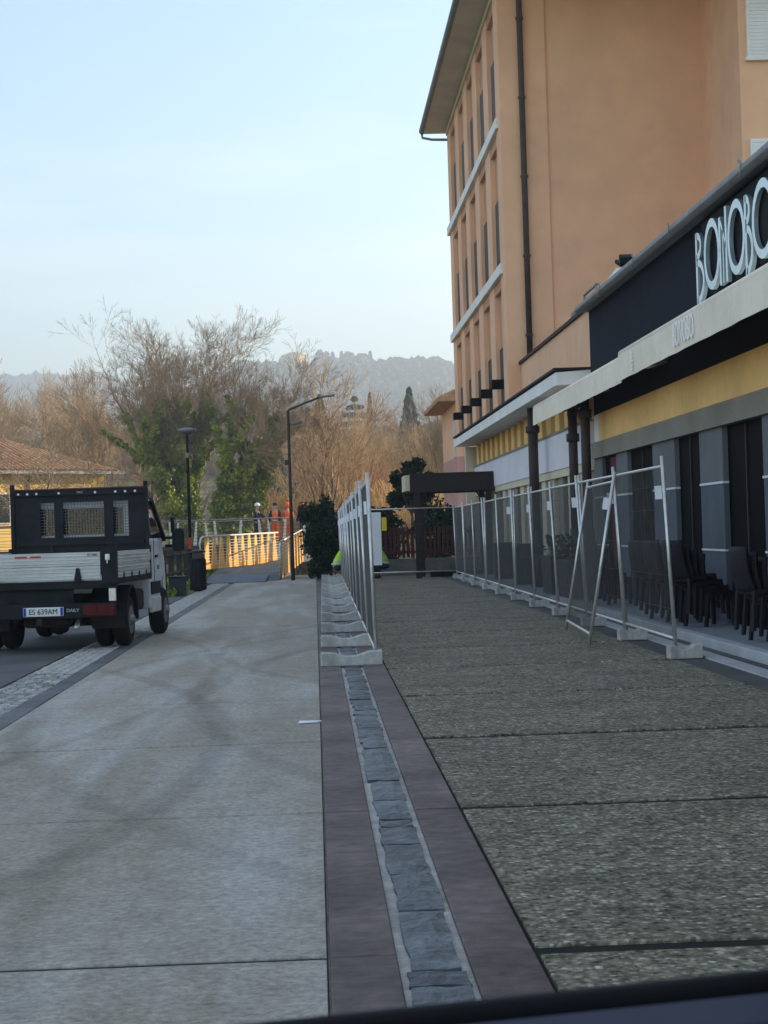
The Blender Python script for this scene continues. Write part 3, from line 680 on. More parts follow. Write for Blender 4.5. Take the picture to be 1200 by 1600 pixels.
# ------------------------------------------------------------------ house corner beyond the tall building, entrance canopy
ph = thing('pink_house', 'pink house with tiled eaves just beyond the tall orange building', 'house', (10, 97, 0), world=True)
MB().box(7.0, 16, 93, 103, -.5, 4.9).build('wall', M['pink'], ph)
MB().box(7.02, 16, 93.05, 103, 4.9, 7.7).build('upper_wall', M['orange'], ph)
MB().prism([(6.1, 7.55), (16, 7.7), (16, 10.2), (11.5, 10.2), (6.1, 7.75)], 'y', 92.2, 104).build('roof', M['roof_tile'], ph)
MB().box(6.9, 7.02, 93.4, 93.9, 4.9, 6.6).build('shutter', M['tank'], ph)
MB().tube([(7.5, 92.9, 0), (7.5, 92.9, 7.5)], .06, 8).build('downpipe', M['pipe'], ph, smooth=True)
pg = thing('entrance_canopy', 'dark brown flat entrance canopy on posts behind the end fence', 'canopy', (4, 57, 0), world=True)
MB().box(2.82, 5.26, 55.9, 58.4, 2.50, 3.06).build('fascia', M['brown_dark'], pg, bevel=.01)
MB().box(2.68, 2.818, 56.2, 58.2, 2.56, 3.02).build('side_sign', M['cream'], pg)
for (x, yy) in ((3.0, 56.0), (3.22, 57.9), (5.1, 56.0), (5.1, 58.2)):
    MB().box(x-.08, x+.08, yy-.08, yy+.08, -.06, 2.5).build('post', M['brown_dark'], pg)
MB().tube([(4.75, 56.1, 2.5), (4.85, 56.1, 2.36), (5.1, 56.1, 2.28)], .03, 8).build('brace', M['brown_dark'], pg, smooth=True)
MB().box(3.4, 5.0, 57.0, 57.1, -.06, .16).build('kick_board', M['black'], pg)

# low wall + picket fence
lw = thing('low_wall', 'low mossy concrete wall carrying the red picket fence', 'wall', (3, 61.5, 0), world=True)
MB().box(.9, 5.2, 61.3, 61.6, -.06, .50).build('wall_body', M['low_wall'], lw, bevel=.015)
pf = thing('picket_fence', 'red brown wooden picket fence on the low wall', 'fence', (3, 61.5, .5), world=True)
for z in (.66, 1.28): MB().box(.95, 5.15, 61.46, 61.50, z, z+.09).build('rail', M['picket'], pf)
pm = MB().prism([(-.045, .0), (.045, .0), (.045, .92), (0, 1.0), (-.045, .92)], 'y', -.012, .012).mesh('picket'); pm.materials.append(M['picket'])
for k in range(30):
    o = link('picket', pm, None, pf); o.location = (.98+k*.142-3, 61.44-61.5, .04+random.uniform(-.015, .015)); o.rotation_euler = (0, random.uniform(-.015, .015), 0)

# ------------------------------------------------------------------ site fences
PANEL_L = 3.42
def panel_meshes():
    d = {}
    b = MB(); b.tube([(0, 0, .02), (0, 0, 2.06)], .021, 8); d['post'] = b.mesh('post')
    b = MB(); b.tube([(0, .02, 0), (0, PANEL_L-.02, 0)], .017, 8); d['rail'] = b.mesh('rail')
    b = MB(); n = 50
    for i in range(1, n):
        yy = i*PANEL_L/n
        b.tube([(0, yy, .16), (0, yy, 1.94)], .0023, 3, cap=False)
    for z in (.45, .80, 1.15, 1.50, 1.75):
        b.tube([(.004, .02, z), (.004, PANEL_L-.02, z)], .003, 3, cap=False)
    d['wire_mesh'] = b.mesh('wire_mesh')
    b = MB(); b.box(-.012, -.008, -.0, .075, -.07, .07); d['tag_card'] = b.mesh('tag_card')
    for k, m_ in (('post', 'galv'), ('rail', 'galv'), ('wire_mesh', 'wire'), ('tag_card', 'paper')): d[k].materials.append(M[m_])
    d['post'].shade_smooth(); d['rail'].shade_smooth()
    return d
PM = panel_meshes()
def panel(label, p, q, group=None, zoff=0.06, lean=0.0, tagp=True, ph=1.0):
    """mesh panel from p to q (xy); lean = sideways tilt"""
    p, q = Vector((*p, 0)), Vector((*q, 0)); d = q-p; a = math.atan2(-d.x, d.y)
    t = thing('fence_panel', label, 'fence panel', (p.x, p.y, zoff), a, group)
    t.rotation_euler = (0, lean, a) if not lean else Matrix.Rotation(a, 3, 'Z').to_euler()
    if lean:
        m = Matrix.Rotation(a, 4, 'Z') @ Matrix.Rotation(lean, 4, 'Y'); t.rotation_euler = m.to_euler()
    s = d.length/PANEL_L
    for yy in (0, d.length):
        o = link('post', PM['post'], None, t); o.location = (0, yy, 0)
        o.rotation_euler = (random.uniform(-.012, .012), random.uniform(-.01, .01), 0)
    for z in (.14, 1.95):
        o = link('rail', PM['rail'], None, t); o.location = (0, 0, z); o.scale = (1, s, 1)
    o = link('wire_mesh', PM['wire_mesh'], None, t); o.scale = (1, s, 1)
    if tagp:
        o = link('tag_card', PM['tag_card'], None, t); o.location = (-.012, .06, 1.68)
        o.rotation_euler = (0, 0, R(75) if p.x > 2 else R(20))
    return t
def foot_mesh(flip=False):
    b = MB(); w_ = .33
    prof = [(-w_, 0), (w_, 0), (w_, .155), (.20, .15), (.06, .105), (-.06, .10), (-.20, .14), (-w_, .145)]
    b.prism(prof, 'y', -.11, .11); me = b.mesh('foot_block')
    me.materials.append(M['conc']); return me
FM = foot_mesh()
ordn = ['nearest', 'second', 'third', 'fourth', 'fifth', 'sixth', 'seventh', 'eighth', 'ninth', 'tenth', 'eleventh', 'twelfth']
def foot(label, x, y, group, rz=0, sc=1):
    o = link('foot_block', FM, None); o.location = (x, y, -.004); o.rotation_euler = (0, 0, rz+random.uniform(-.03, .03)); o.scale = (sc, 1, 1)
    bm_ = o.modifiers.new('Bevel', 'BEVEL'); bm_.width = .01; bm_.segments = 2; bm_.limit_method = 'ANGLE'
    tag(o, label, 'foot block', group)
NL = 11; LX = lambda yy: .62+.14*(yy-20.5)/37.0
for i in range(NL):
    ya = 20.6+i*3.44
    panel('%s mesh panel of the left fence, counted from the camera' % ordn[i], (LX(ya), ya+.05), (LX(ya+3.44), ya+3.44-.05), 'mesh panels of the left fence', tagp=True, zoff=.0, lean=R(-1.2))
for i in range(NL+1):
    ya = 20.6+i*3.44
    foot('%s concrete foot of the left fence, counted from the camera' % ordn[i], LX(ya)-.27, ya-.0, 'concrete feet of the left fence')
NR = 10; RXF = lambda yy: 3.74+.26*(yy-20)/35.0
for i in range(NR):
    ya = 19.95+i*3.46
    panel('%s mesh panel of the right fence, counted from the camera' % ordn[i], (RXF(ya), ya+.05), (RXF(ya+3.46), ya+3.46-.08), 'mesh panels of the right fence', tagp=i < 6, lean=R(-2.4) if i < 3 else R(-1.0)*(i % 2))
for i in range(NR+1):
    ya = 19.95+i*3.46
    foot('%s concrete foot of the right fence, counted from the camera' % ordn[i], RXF(ya)+.08, ya, 'concrete feet of the right fence', sc=.52)
panel('loose mesh panel leaning sideways against the right fence', (3.16, 22.35), (3.33, 25.75), None, zoff=.0, lean=R(10.5), tagp=True)
panel('mesh panel closing the far end between the two fences', (.80, 54.9), (4.02, 54.7), None, zoff=.08, tagp=False)
o = MB().box(1.48, 1.89, 54.72, 54.745, .44, 1.95).build('notice_board', M['paper']); tag(o, 'tall white notice sheet hung on the far end fence panel', 'notice')
o = MB().box(1.91, 2.05, 54.70, 54.72, 1.42, 1.80).build('warning_sign', M['yellow_sign']); tag(o, 'small yellow sign beside the white notice sheet', 'sign')

# ------------------------------------------------------------------ tipper truck (local: x right, y forward, origin at rear bumper centre)
tk = thing('tipper_truck', 'white tipper truck with black headboard and aluminium drop sides parked on the left', 'truck', (-3.55, 24.72, 0), R(-4.6))
def P_(name, mb, m, par=tk, **k): return mb.build(name, M[m], par, **k)
b = MB()
for sx in (-1, 1): b.box(sx*.36-.04, sx*.36+.04, .1, 5.0, .52, .70)
for yy in (.15, 1.2, 2.2): b.box(-.36, .36, yy, yy+.08, .54, .68)
P_('chassis', b, 'rust_black')
P_('rear_axle', MB().tube([(-.6, 1.15, .34), (.6, 1.15, .34)], .06, 10), 'rust_black')
P_('differential', MB().lathe([(.02, -.16), (.12, -.12), (.16, 0), (.12, .12), (.02, .16)], 12, (0, 1.15, .33)), 'rust_black', smooth=True)
P_('spare_carrier', MB().box(-.30, .34, .35, .85, .30, .50), 'rust_black', bevel=.05)
def wheel(x0, x1, yy, name='wheel'):
    r = .345; c = (0, yy, r)
    prof = [(x0, .20), (x0, .30), (x0+.03, .335), (x0+.06, r), (x1-.06, r), (x1-.03, .335), (x1, .30), (x1, .20)]
    n = 28; b = MB()
    for (x, rr_) in prof:
        for k in range(n):
            a = 2*math.pi*k/n; b.v.append((x, yy+rr_*math.cos(a), r+rr_*math.sin(a)))
    for i in range(len(prof)-1):
        for k in range(n):
            k2 = (k+1) % n; b.f.append((i*n+k, i*n+k2, (i+1)*n+k2, (i+1)*n+k))
    b.f.append(tuple(range(n))); b.f.append(tuple((len(prof)-1)*n+k for k in range(n)))
    w_ = b.build(name, M['rubber'], tk, smooth=False)
    s_ = 1 if x1 > 0 else -1; xo = x1 if s_ > 0 else x0
    rb = MB().tube([(xo-s_*.05, yy, r), (xo+s_*.006, yy, r)], [.19, .19], 20); rb.tube([(xo, yy, r), (xo+s_*.05, yy, r)], [.08, .06], 12)
    rb.build('rim', M['rim'], w_, smooth=False)
for sx in (-1, 1):
    for (a, b_) in ((.53, .73), (.77, .97)):
        wheel(min(sx*a, sx*b_), max(sx*a, sx*b_), 1.15)
    wheel(min(sx*.75, sx*.96), max(sx*.75, sx*.96), 4.15)
    # mud flaps and arches
    P_('mud_flap', MB().hexa([(sx*.55, .62, .26), (sx*.99, .62, .26), (sx*.99, .64, .26), (sx*.55, .64, .26), (sx*.53, .55, .48), (sx*1.0, .55, .48), (sx*1.0, .57, .48), (sx*.53, .57, .48)]), 'rust_black')
    b = MB(); n = 12
    for i in range(n+1):
        a = math.pi*(1.02-i/n*1.04)
        for rad in (.42, .45):
            for x in (sx*.50, sx*1.0): b.v.append((x, 1.15+rad*math.cos(a), .36+rad*math.sin(a)))
    for i in range(n):
        k = i*4; b.f += [(k, k+1, k+5, k+4), (k+2, k+6, k+7, k+3), (k+1, k+3, k+7, k+5), (k, k+4, k+6, k+2)]
    P_('mudguard', b, 'truck_black')
# rear bumper, plate, lamps
bp = P_('rear_bumper', MB().box(-.98, .98, 0, .07, .43, .62), 'truck_black', bevel=.012)
for sx in (-1, 1):
    lx0, lx1 = sorted((sx*.56, sx*.975))
    lp = P_('tail_light', MB().box(lx0, lx1, -.025, .0, .45, .60), 'red_lamp', bevel=.01)
    MB().box(sx*.74-.006, sx*.74+.006, -.03, -.025, .45, .60).build('lens_divider', M['truck_black'], lp)
np_ = P_('number_plate', MB().box(-.205, .315, -.035, -.02, .465, .58), 'plate', bevel=.004)
MB().box(-.20, -.165, -.0375, -.035, .47, .575).build('plate_band', M['plate_blue'], np_)
MB().box(.275, .31, -.0375, -.035, .47, .575).build('plate_band', M['plate_blue'], np_)
def put_text(txt, size, loc, m, par, sx=1.0, rot=(R(90), 0, 0), name='lettering', ext=.0015):
    o = link(name, text_mesh(txt, size, ext, name, sx), M[m], par); o.location = loc; o.rotation_euler = rot; return o
put_text('ES 639AM', .098, (.055, -.038, .521), 'ink', np_, .92)
put_text('IVECO', .075, (-.68, -.004, .525), 'white_print', bp, 1.15)
put_text('DAILY', .06, (.43, -.004, .53), 'silver', bp)
P_('valance_panel', MB().box(-.72, .42, .10, .14, .62, .80), 'truck_black')
P_('cross_beam', MB().box(-.98, .98, .03, .25, .80, .905), 'truck_black', bevel=.012)
P_('lamp_bracket', MB().box(.90, .985, -.0, .06, .64, .80), 'galv')
# tipping body
P_('bed_floor', MB().box(-.98, .98, .06, 2.68, .88, .925), 'alu')
for z0, z1 in ((.935, 1.09), (1.095, 1.27)):
    b = MB().box(-.96, .80, .0, .03, z0, z1)
    for q in range(3): b.box(-.96, .80, -.006, .0, z0+.03+q*.045, z0+.045+q*.045)
    tg = P_('tailgate_board', b, 'alu', bevel=.003)
    for sx in (-1, 1):
        b = MB().box(sx*.985-.015, sx*.985+.015, .14, 2.62, z0, z1)
        for q in range(3):
            xx = sx*1.003; b.box(xx-.004, xx+.004, .14, 2.62, z0+.03+q*.045, z0+.045+q*.045)
        P_('side_board', b, 'alu', bevel=.003)
P_('tailgate_hinge', MB().hexa([(.46, -.03, .90), (.56, -.03, .90), (.56, .0, .90), (.46, .0, .90), (.49, -.02, 1.07), (.53, -.02, 1.07), (.53, .0, 1.07), (.49, .0, 1.07)]), 'truck_black')
P_('tailgate_hinge', MB().box(-.60, -.54, -.03, .0, .90, 1.07), 'truck_black')
for sx in (-1, 1):
    x0, x1 = sorted((sx*.815, sx*1.005))
    P_('corner_post', MB().hexa([(x0, -.01, .86), (x1, -.01, .86), (x1, .12, .86), (x0, .12, .86), (x0, -.01, 1.29), (x1, -.01, 1.37), (x1, .12, 1.37), (x0, .12, 1.29)]), 'truck_black')
    for q in range(4):
        P_('side_hook', MB().box(sx*1.01-.008, sx*1.01+.008, .5+q*.58, .53+q*.58, .90, .99), 'truck_black')
    P_('side_rail', MB().box(sx*.99-.02, sx*.99+.02, .1, 2.7, .85, .928), 'truck_black')
    P_('front_post', MB().box(sx*.99-.02, sx*.99+.02, 2.62, 2.70, .86, 1.33), 'truck_black')
put_text('CARREMA', .05, (-.78, -.012, .965), 'ink', tg, 1.2)
P_('reflector', MB().box(-.30, -.14, -.012, -.0065, 1.215, 1.235), 'red_print'); P_('reflector', MB().box(-.10, .04, -.012, -.0065, 1.215, 1.235), 'red_print')
put_text('R7 800', .04, (.70, -.012, 1.235), 'ink', tg, 1.1)
for sx in (-1, 1):
    lt = P_('latch', MB().box(sx*.90-.03, sx*.90+.03, -.035, -.01, 1.16, 1.24), 'galv', bevel=.006)
    MB().tube([(sx*.90, -.04, 1.20), (sx*.90, -.05, 1.12)], .008, 6).build('latch_lever', M['galv'], lt)
    P_('side_latch', MB().box(sx*1.012-.008, sx*1.012+.008, 2.5, 2.6, 1.12, 1.22), 'galv')
    P_('air_hose', MB().tube([(sx*.2, .16, .62), (sx*.24, .12, .45), (sx*.34, .14, .38), (sx*.42, .3, .46), (sx*.4, .6, .55)], .012, 6), 'truck_black', smooth=True)
P_('tow_eye', MB().box(-.04, .04, -.03, .08, .34, .43), 'rust_black', bevel=.01)
# headboard
HY = 2.70; b = MB()
wins = [(-.56, -.36), (-.24, .35), (.48, .70)]; zb_, zt_ = 1.47, 1.97
b.box(-.93, .93, HY, HY+.04, .93, zb_); b.box(-.93, .93, HY, HY+.04, zt_, 2.15)
xs_ = [-.93]+[v for w_ in wins for v in w_]+[.93]
for i in range(0, len(xs_), 2): b.box(xs_[i], xs_[i+1], HY, HY+.04, zb_, zt_)
hb = P_('headboard', b, 'truck_black')
P_('headboard_top_rail', MB().box(-.94, .94, HY-.03, HY+.07, 2.06, 2.15), 'truck_black', bevel=.01)
P_('headboard_cap', MB().box(-.93, .93, HY-.035, HY+.06, 2.152, 2.168), 'rust_edge', label='worn reddish edge strip on top of the headboard')
for z in (1.36,): P_('headboard_rib', MB().box(-.92, .92, HY-.04, HY, z, z+.06), 'truck_black')
for x in (-.42, .42): P_('headboard_rib', MB().box(x-.03, x+.03, HY-.035, HY, 1.27, 1.36), 'truck_black')
for sx in (-1, 1):
    P_('headboard_post', MB().box(sx*.955-.025, sx*.955+.025, HY-.03, HY+.05, .9, 2.24), 'truck_black')
for x in (-.86, -.73, -.60, -.28, .24, .53, .67, .81):
    P_('bolt_head', MB().tube([(x, HY-.045, 2.10), (x, HY-.03, 2.10)], .017, 10), 'plate')
for (a, c) in wins:
    b = MB(); n = int((c-a)/.042)
    for i in range(1, n): b.box(a+i*(c-a)/n-.003, a+i*(c-a)/n+.003, HY+.015, HY+.021, zb_, zt_)
    for i in range(1, 12): b.box(a, c, HY+.014, HY+.020, zb_+i*.042-.003, zb_+i*.042+.003)
    P_('guard_mesh', b, 'wire')
put_text('MAC', .04, (0.02, HY-.034, 2.105), 'silver', hb)
# cab: lower body, pillars, roof, glass
W_ = .96
P_('cab_body', MB().prism([(2.86, .42), (2.86, 1.42), (4.62, 1.42), (5.0, 1.22), (5.32, 1.08), (5.40, .75), (5.38, .42), (4.60, .42), (4.58, .62), (4.42, .82), (4.15, .88), (3.88, .82), (3.72, .62), (3.70, .42)], 'x', -W_, W_), 'white_truck', bevel=.03)
cb = [o for o in tk.children if o.name.startswith('cab_body')][0]
for v in cb.data.vertices:
    if v.co.y > 4.0: v.co.x *= 1-.16*min(1, (v.co.y-4.0)/1.2); v.co.y = 4.0+(v.co.y-4.0)*.86
P_('cab_roof', MB().hexa([(-.86, 2.86, 1.97), (.86, 2.86, 1.97), (.80, 4.05, 1.97), (-.80, 4.05, 1.97), (-.78, 2.90, 2.10), (.78, 2.90, 2.10), (.72, 3.95, 2.08), (-.72, 3.95, 2.08)]), 'white_truck', bevel=.03)
P_('rear_wall', MB().prism([(-.90, 1.40), (.90, 1.40), (.90, 1.5), (.6, 1.5), (-.6, 1.5), (-.90, 1.5)], 'y', 2.86, 2.90), 'white_truck')
P_('rear_header', MB().box(-.88, .88, 2.86, 2.90, 1.88, 1.99), 'white_truck')
for sx in (-1, 1):
    P_('rear_corner', MB().box(min(sx*.60, sx*.90), max(sx*.60, sx*.90), 2.86, 2.90, 1.501, 1.879), 'white_truck')
    P_('door_pillar', MB().bar((sx*.90, 3.10, 1.40), (sx*.84, 3.15, 2.0), .22, .05, (0, 1, 0)), 'truck_black')
    P_('windscreen_pillar', MB().bar((sx*.90, 4.56, 1.40), (sx*.80, 4.02, 2.0), .09, .06, (0, 1, 0)), 'truck_black')
P_('rear_window', MB().box(-.60, .60, 2.87, 2.88, 1.50, 1.88), 'car_glass')
P_('windscreen', MB().hexa([(-.88, 4.60, 1.42), (.88, 4.60, 1.42), (.88, 4.615, 1.42), (-.88, 4.615, 1.42), (-.78, 4.02, 1.98), (.78, 4.02, 1.98), (.78, 4.035, 1.98), (-.78, 4.035, 1.98)]), 'car_glass')
for sx in (-1, 1):
    x0 = sx*.90
    P_('door_window', MB().hexa([(x0-.005, 3.22, 1.42), (x0+.005, 3.22, 1.42), (x0+.005, 4.54, 1.42), (x0-.005, 4.54, 1.42), (sx*.84-.005, 3.24, 1.95), (sx*.84+.005, 3.24, 1.95), (sx*.81+.005, 4.05, 1.95), (sx*.81-.005, 4.05, 1.95)]), 'car_glass')
    d_ = P_('door_seam', MB().box(sx*.962-.003, sx*.962+.003, 3.20, 3.215, .62, 1.42), 'truck_black')
    P_('door_handle', MB().box(sx*.97-.015, sx*.97+.015, 3.28, 3.44, 1.14, 1.18), 'truck_black', bevel=.005)
    P_('sill_trim', MB().box(sx*.965-.012, sx*.965+.012, 2.88, 3.68, .62, .80), 'truck_black', bevel=.01)
    P_('step_panel', MB().box(sx*.95-.03, sx*.95+.03, 2.90, 3.66, .36, .58), 'silver', bevel=.02)
    b = MB(); b.tube([(sx*.95, 4.35, 1.42), (sx*1.08, 4.33, 1.42)], .022, 8); b.tube([(sx*.95, 4.35, 1.30), (sx*1.08, 4.33, 1.30)], .022, 8)
    mr_ = P_('mirror', b, 'truck_black')
    MB().box(min(sx*1.06, sx*1.24), max(sx*1.06, sx*1.24), 4.28, 4.38, 1.22, 1.56).build('mirror_housing', M['truck_black'], mr_, bevel=.035)
    MB().box(min(sx*1.08, sx*1.22), max(sx*1.08, sx*1.22), 4.272, 4.279, 1.35, 1.54).build('mirror_glass', M['win_glass'], mr_)
    MB().box(min(sx*1.08, sx*1.22), max(sx*1.08, sx*1.22), 4.272, 4.279, 1.24, 1.33).build('mirror_glass', M['win_glass'], mr_)
    P_('seat', MB().box(sx*.45-.24, sx*.45+.24, 3.10, 3.24, 1.0, 1.60), 'cab_seat', bevel=.05)
    P_('headrest', MB().box(sx*.45-.12, sx*.45+.12, 3.12, 3.22, 1.61, 1.78), 'cab_seat', bevel=.04)
P_('aerial_fin', MB().tube([(1.07, 4.34, 1.5), (1.07, 4.34, 1.72)], .03, 8), 'truck_black')
put_text('35.13', .09, (.968, 3.55, 1.0), 'ink', tk, 1.0, (R(90), 0, R(90)))
P_('fuel_tank', MB().box(.55, .90, 2.0, 2.65, .42, .72), 'rust_black', bevel=.05)
P_('exhaust', MB().tube([(.35, 2.4, .40), (.30, .9, .38), (.42, .3, .34), (.45, .12, .30)], .035, 10), 'galv', smooth=True)

# ------------------------------------------------------------------ left side: timber fence, bin, box, lamps
tf = thing('timber_fence', 'weathered timber post and rail fence behind the truck cab', 'fence', (-3.75, 51, 0), world=True)
for yy in (45.4, 47.5, 50.1, 53.0, 56.0):
    MB().box(-3.83, -3.69, yy-.07, yy+.07, -.1, 1.10).build('post', M['timber'], tf, bevel=.015)
for z in (.48, .95):
    for a, c in ((45.4, 47.5), (47.5, 50.1), (50.1, 53.0), (53.0, 56.0)):
        MB().tube([(-3.74, a-.1, z+random.uniform(-.02, .02)), (-3.74, c+.1, z+random.uniform(-.02, .02))], .045, 8).build('rail', M['timber'], tf)
lb_ = thing('litter_bin', 'black slatted litter bin at the end of the timber fence', 'bin', (-3.05, 49.8, 0))
b = MB().lathe([(.17, .03), (.19, .05), (.195, .86), (.18, .86)], 18); b.build('body', M['bin'], lb_, smooth=False)
for k in range(16):
    a = 2*math.pi*k/16; MB().obox((.205*math.cos(a), .205*math.sin(a), .44), (.02, .05, .78), rz=a).build('slat', M['bin'], lb_)
MB().tube([(.17, 0, .86), (.17, 0, 1.0)], .012, 6).build('lid_post', M['bin'], lb_); MB().tube([(-.17, 0, .86), (-.17, 0, 1.0)], .012, 6).build('lid_post', M['bin'], lb_)
MB().lathe([(.20, 1.0), (.22, 1.01), (.20, 1.05), (.03, 1.09)], 18).build('lid', M['bin'], lb_, smooth=False)
MB().tube([(0, 0, -.02), (0, 0, .05)], .10, 12).build('base', M['bin'], lb_)
gb = thing('kerb_box', 'low dark grey utility box in front of the timber fence', 'box', (-3.42, 47.6, 0))
MB().box(-.2, .2, -.25, .25, -.03, .42).build('casing', M['planter'], gb, bevel=.02); MB().box(-.22, .22, -.27, .27, .42, .46).build('lid', M['planter'], gb, bevel=.01)
l1 = thing('street_lamp', 'slim black street lamp with a round disc head by the ivy trees', 'street lamp', (-3.76, 58, -.1))
MB().tube([(0, 0, 0), (0, 0, 3.6), (0, 0, 4.65)], [.055, .046, .036], 10).build('pole', M['black'], l1, smooth=True)
MB().tube([(0, 0, 3.9), (0, 0, 4.05)], .07, 10).build('collar', M['gutter'], l1)
MB().lathe([(.05, 4.60), (.22, 4.66), (.27, 4.71), (.26, 4.76), (.15, 4.80), (.03, 4.81)], 20).build('lamp_head', M['gutter'], l1, smooth=True)
MB().box(-.05, .05, -.075, -.06, 1.15, 1.5).build('sticker', M['red_print'], l1)
l2 = thing('street_lamp', 'tall street lamp with an upswept arm and two flat heads beside the hedge', 'street lamp', (-.70, 58.2, -.05))
MB().tube([(0, 0, 0), (0, 0, 2.6), (0, 0, 5.2)], [.066, .052, .04], 10).build('pole', M['pipe'], l2, smooth=True)
ar = MB().tube([(0, 0, 5.15), (.03, 0, 5.22), (.55, 0, 5.42), (1.0, 0, 5.58)], .03, 8).build('arm', M['pipe'], l2, smooth=True)
MB().obox((1.18, 0, 5.60), (.50, .24, .06), m=Matrix.Rotation(R(-5), 3, 'Y')).build('lamp_head', M['gutter'], l2, bevel=.02)
MB().obox((.24, 0, 4.82), (.36, .28, .09), m=Matrix.Rotation(R(-12), 3, 'Y')).build('lower_lamp_head', M['gutter'], l2, bevel=.02)
MB().tube([(0, 0, 4.78), (.1, 0, 4.80)], .03, 8).build('lower_arm', M['pipe'], l2)
MB().box(-.14, -.03, -.05, .05, 3.55, 3.7).build('junction_box', M['pipe'], l2)

# ------------------------------------------------------------------ footbridge
br = thing('footbridge', 'footbridge with pale tapered railing posts crossing behind the roadway', 'bridge', (-4, 78, 0), world=True)
MB().add([(-3.5, 57.9, -.08), (-1.15, 57.9, -.08), (-.8, 72, -.08), (-3.1, 72, -.08), (-3.5, 58.6, .01), (-1.15, 58.6, .01), (-.8, 72, .56), (-3.1, 72, .56)],
         [(0, 1, 5, 4), (4, 5, 6, 7), (1, 2, 6, 5), (3, 0, 4, 7), (2, 3, 7, 6)]).build('ramp', M['ramp'], br)
MB().hexa([(-3.28, 57.3, -.003), (-1.52, 57.3, -.003), (-1.5, 61.2, .13), (-3.2, 61.2, .13), (-3.28, 57.3, .02), (-1.52, 57.3, .02), (-1.5, 61.2, .16), (-3.2, 61.2, .16)]).build('steel_plate', M['plate_blue_steel'], br)
MB().hexa([(-3.1, 72, .3), (-.6, 72, .3), (1.5, 84.2, .6), (-3.5, 84.2, .6), (-3.1, 72, .56), (-.6, 72, .56), (1.5, 84.2, 1.0), (-3.5, 84.2, 1.0)]).build('deck', M['ramp'], br)
MB().box(-40, 3, 84.2, 88, .7, 1.0).build('deck', M['ramp'], br)
MB().box(-40, -3.5, 84.0, 84.19, .25, 1.02).build('edge_beam', M['deck_dark'], br)
for x in (-34, -20, -9): MB().box(x-.5, x+.5, 85, 87, -4, .7).build('pier', M['low_wall'], br)
def parapet(p, q, z0a, z0b, h, nfin, nbar, finm, barm, w0, w1, inward, lean=.12):
    """posts are tapered plates; bars run on the inward side"""
    p, q = Vector((*p, 0)), Vector((*q, 0)); d = (q-p); L_ = d.length; t = d.normalized(); n_ = Vector((t.y, -t.x, 0))*inward
    for i in range(nfin):
        s_ = (i+.5)/nfin; c = p+d*s_; z = z0a+(z0b-z0a)*s_; sh = t*(lean*(1 if i % 2 else -1))
        lo0, lo1 = c-t*w0/2, c+t*w0/2; hi0, hi1 = c-t*w1/2+sh*0, c+t*w1/2
        k = n_*.02; up_ = Vector((0, 0, 1))
        b = MB().hexa([lo0-k+up_*(z-.1), lo1-k+up_*(z-.1), lo1+k+up_*(z-.1), lo0+k+up_*(z-.1), hi0-k+up_*(z+h)+sh, hi1-k+up_*(z+h)+sh, hi1+k+up_*(z+h)+sh, hi0+k+up_*(z+h)+sh])
        b.build('railing_post', M[finm], br)
    for j in range(nbar):
        zz = .06+(h-.1)*j/nbar; k = n_*.045
        a_ = p+k+Vector((0, 0, z0a+zz)); c_ = q+k+Vector((0, 0, z0b+zz))
        MB().tube([a_, c_], .0075, 6).build('railing_bar', M[barm], br)
    MB().tube([p+n_*.03+Vector((0, 0, z0a+h+.02)), q+n_*.03+Vector((0, 0, z0b+h+.02))], .028, 8).build('handrail', M[barm], br, smooth=True)
parapet((-3.62, 62.0), (-1.38, 70.0), .44, .50, .95, 11, 9, 'corten', 'bridge_white', .62, .18, 1, .0)
MB().tube([(-3.6, 62.0, 1.41), (-3.66, 61.8, 1.36), (-3.70, 61.7, 1.18), (-3.68, 61.75, .96), (-3.6, 62.0, .88)], .028, 8).build('handrail_end', M['bridge_white'], br, smooth=True)
parapet((-1.12, 60.2), (-.45, 71.5), .10, .50, 1.02, 8, 8, 'corten', 'galv', .55, .16, -1, .0)
MB().tube([(-1.1, 60.2, 1.14), (-1.1, 60.0, 1.05), (-1.1, 60.0, .1)], .028, 8).build('handrail_end', M['galv'], br, smooth=True)
parapet((-30, 84.05), (3.0, 84.05), .98, 1.02, 1.08, 34, 7, 'bridge_white', 'wire', .16, .08, 1, .10)
parapet((-40, 87.9), (3.0, 87.9), 1.0, 1.0, 1.05, 30, 5, 'bridge_white', 'wire', .16, .08, -1, .10)

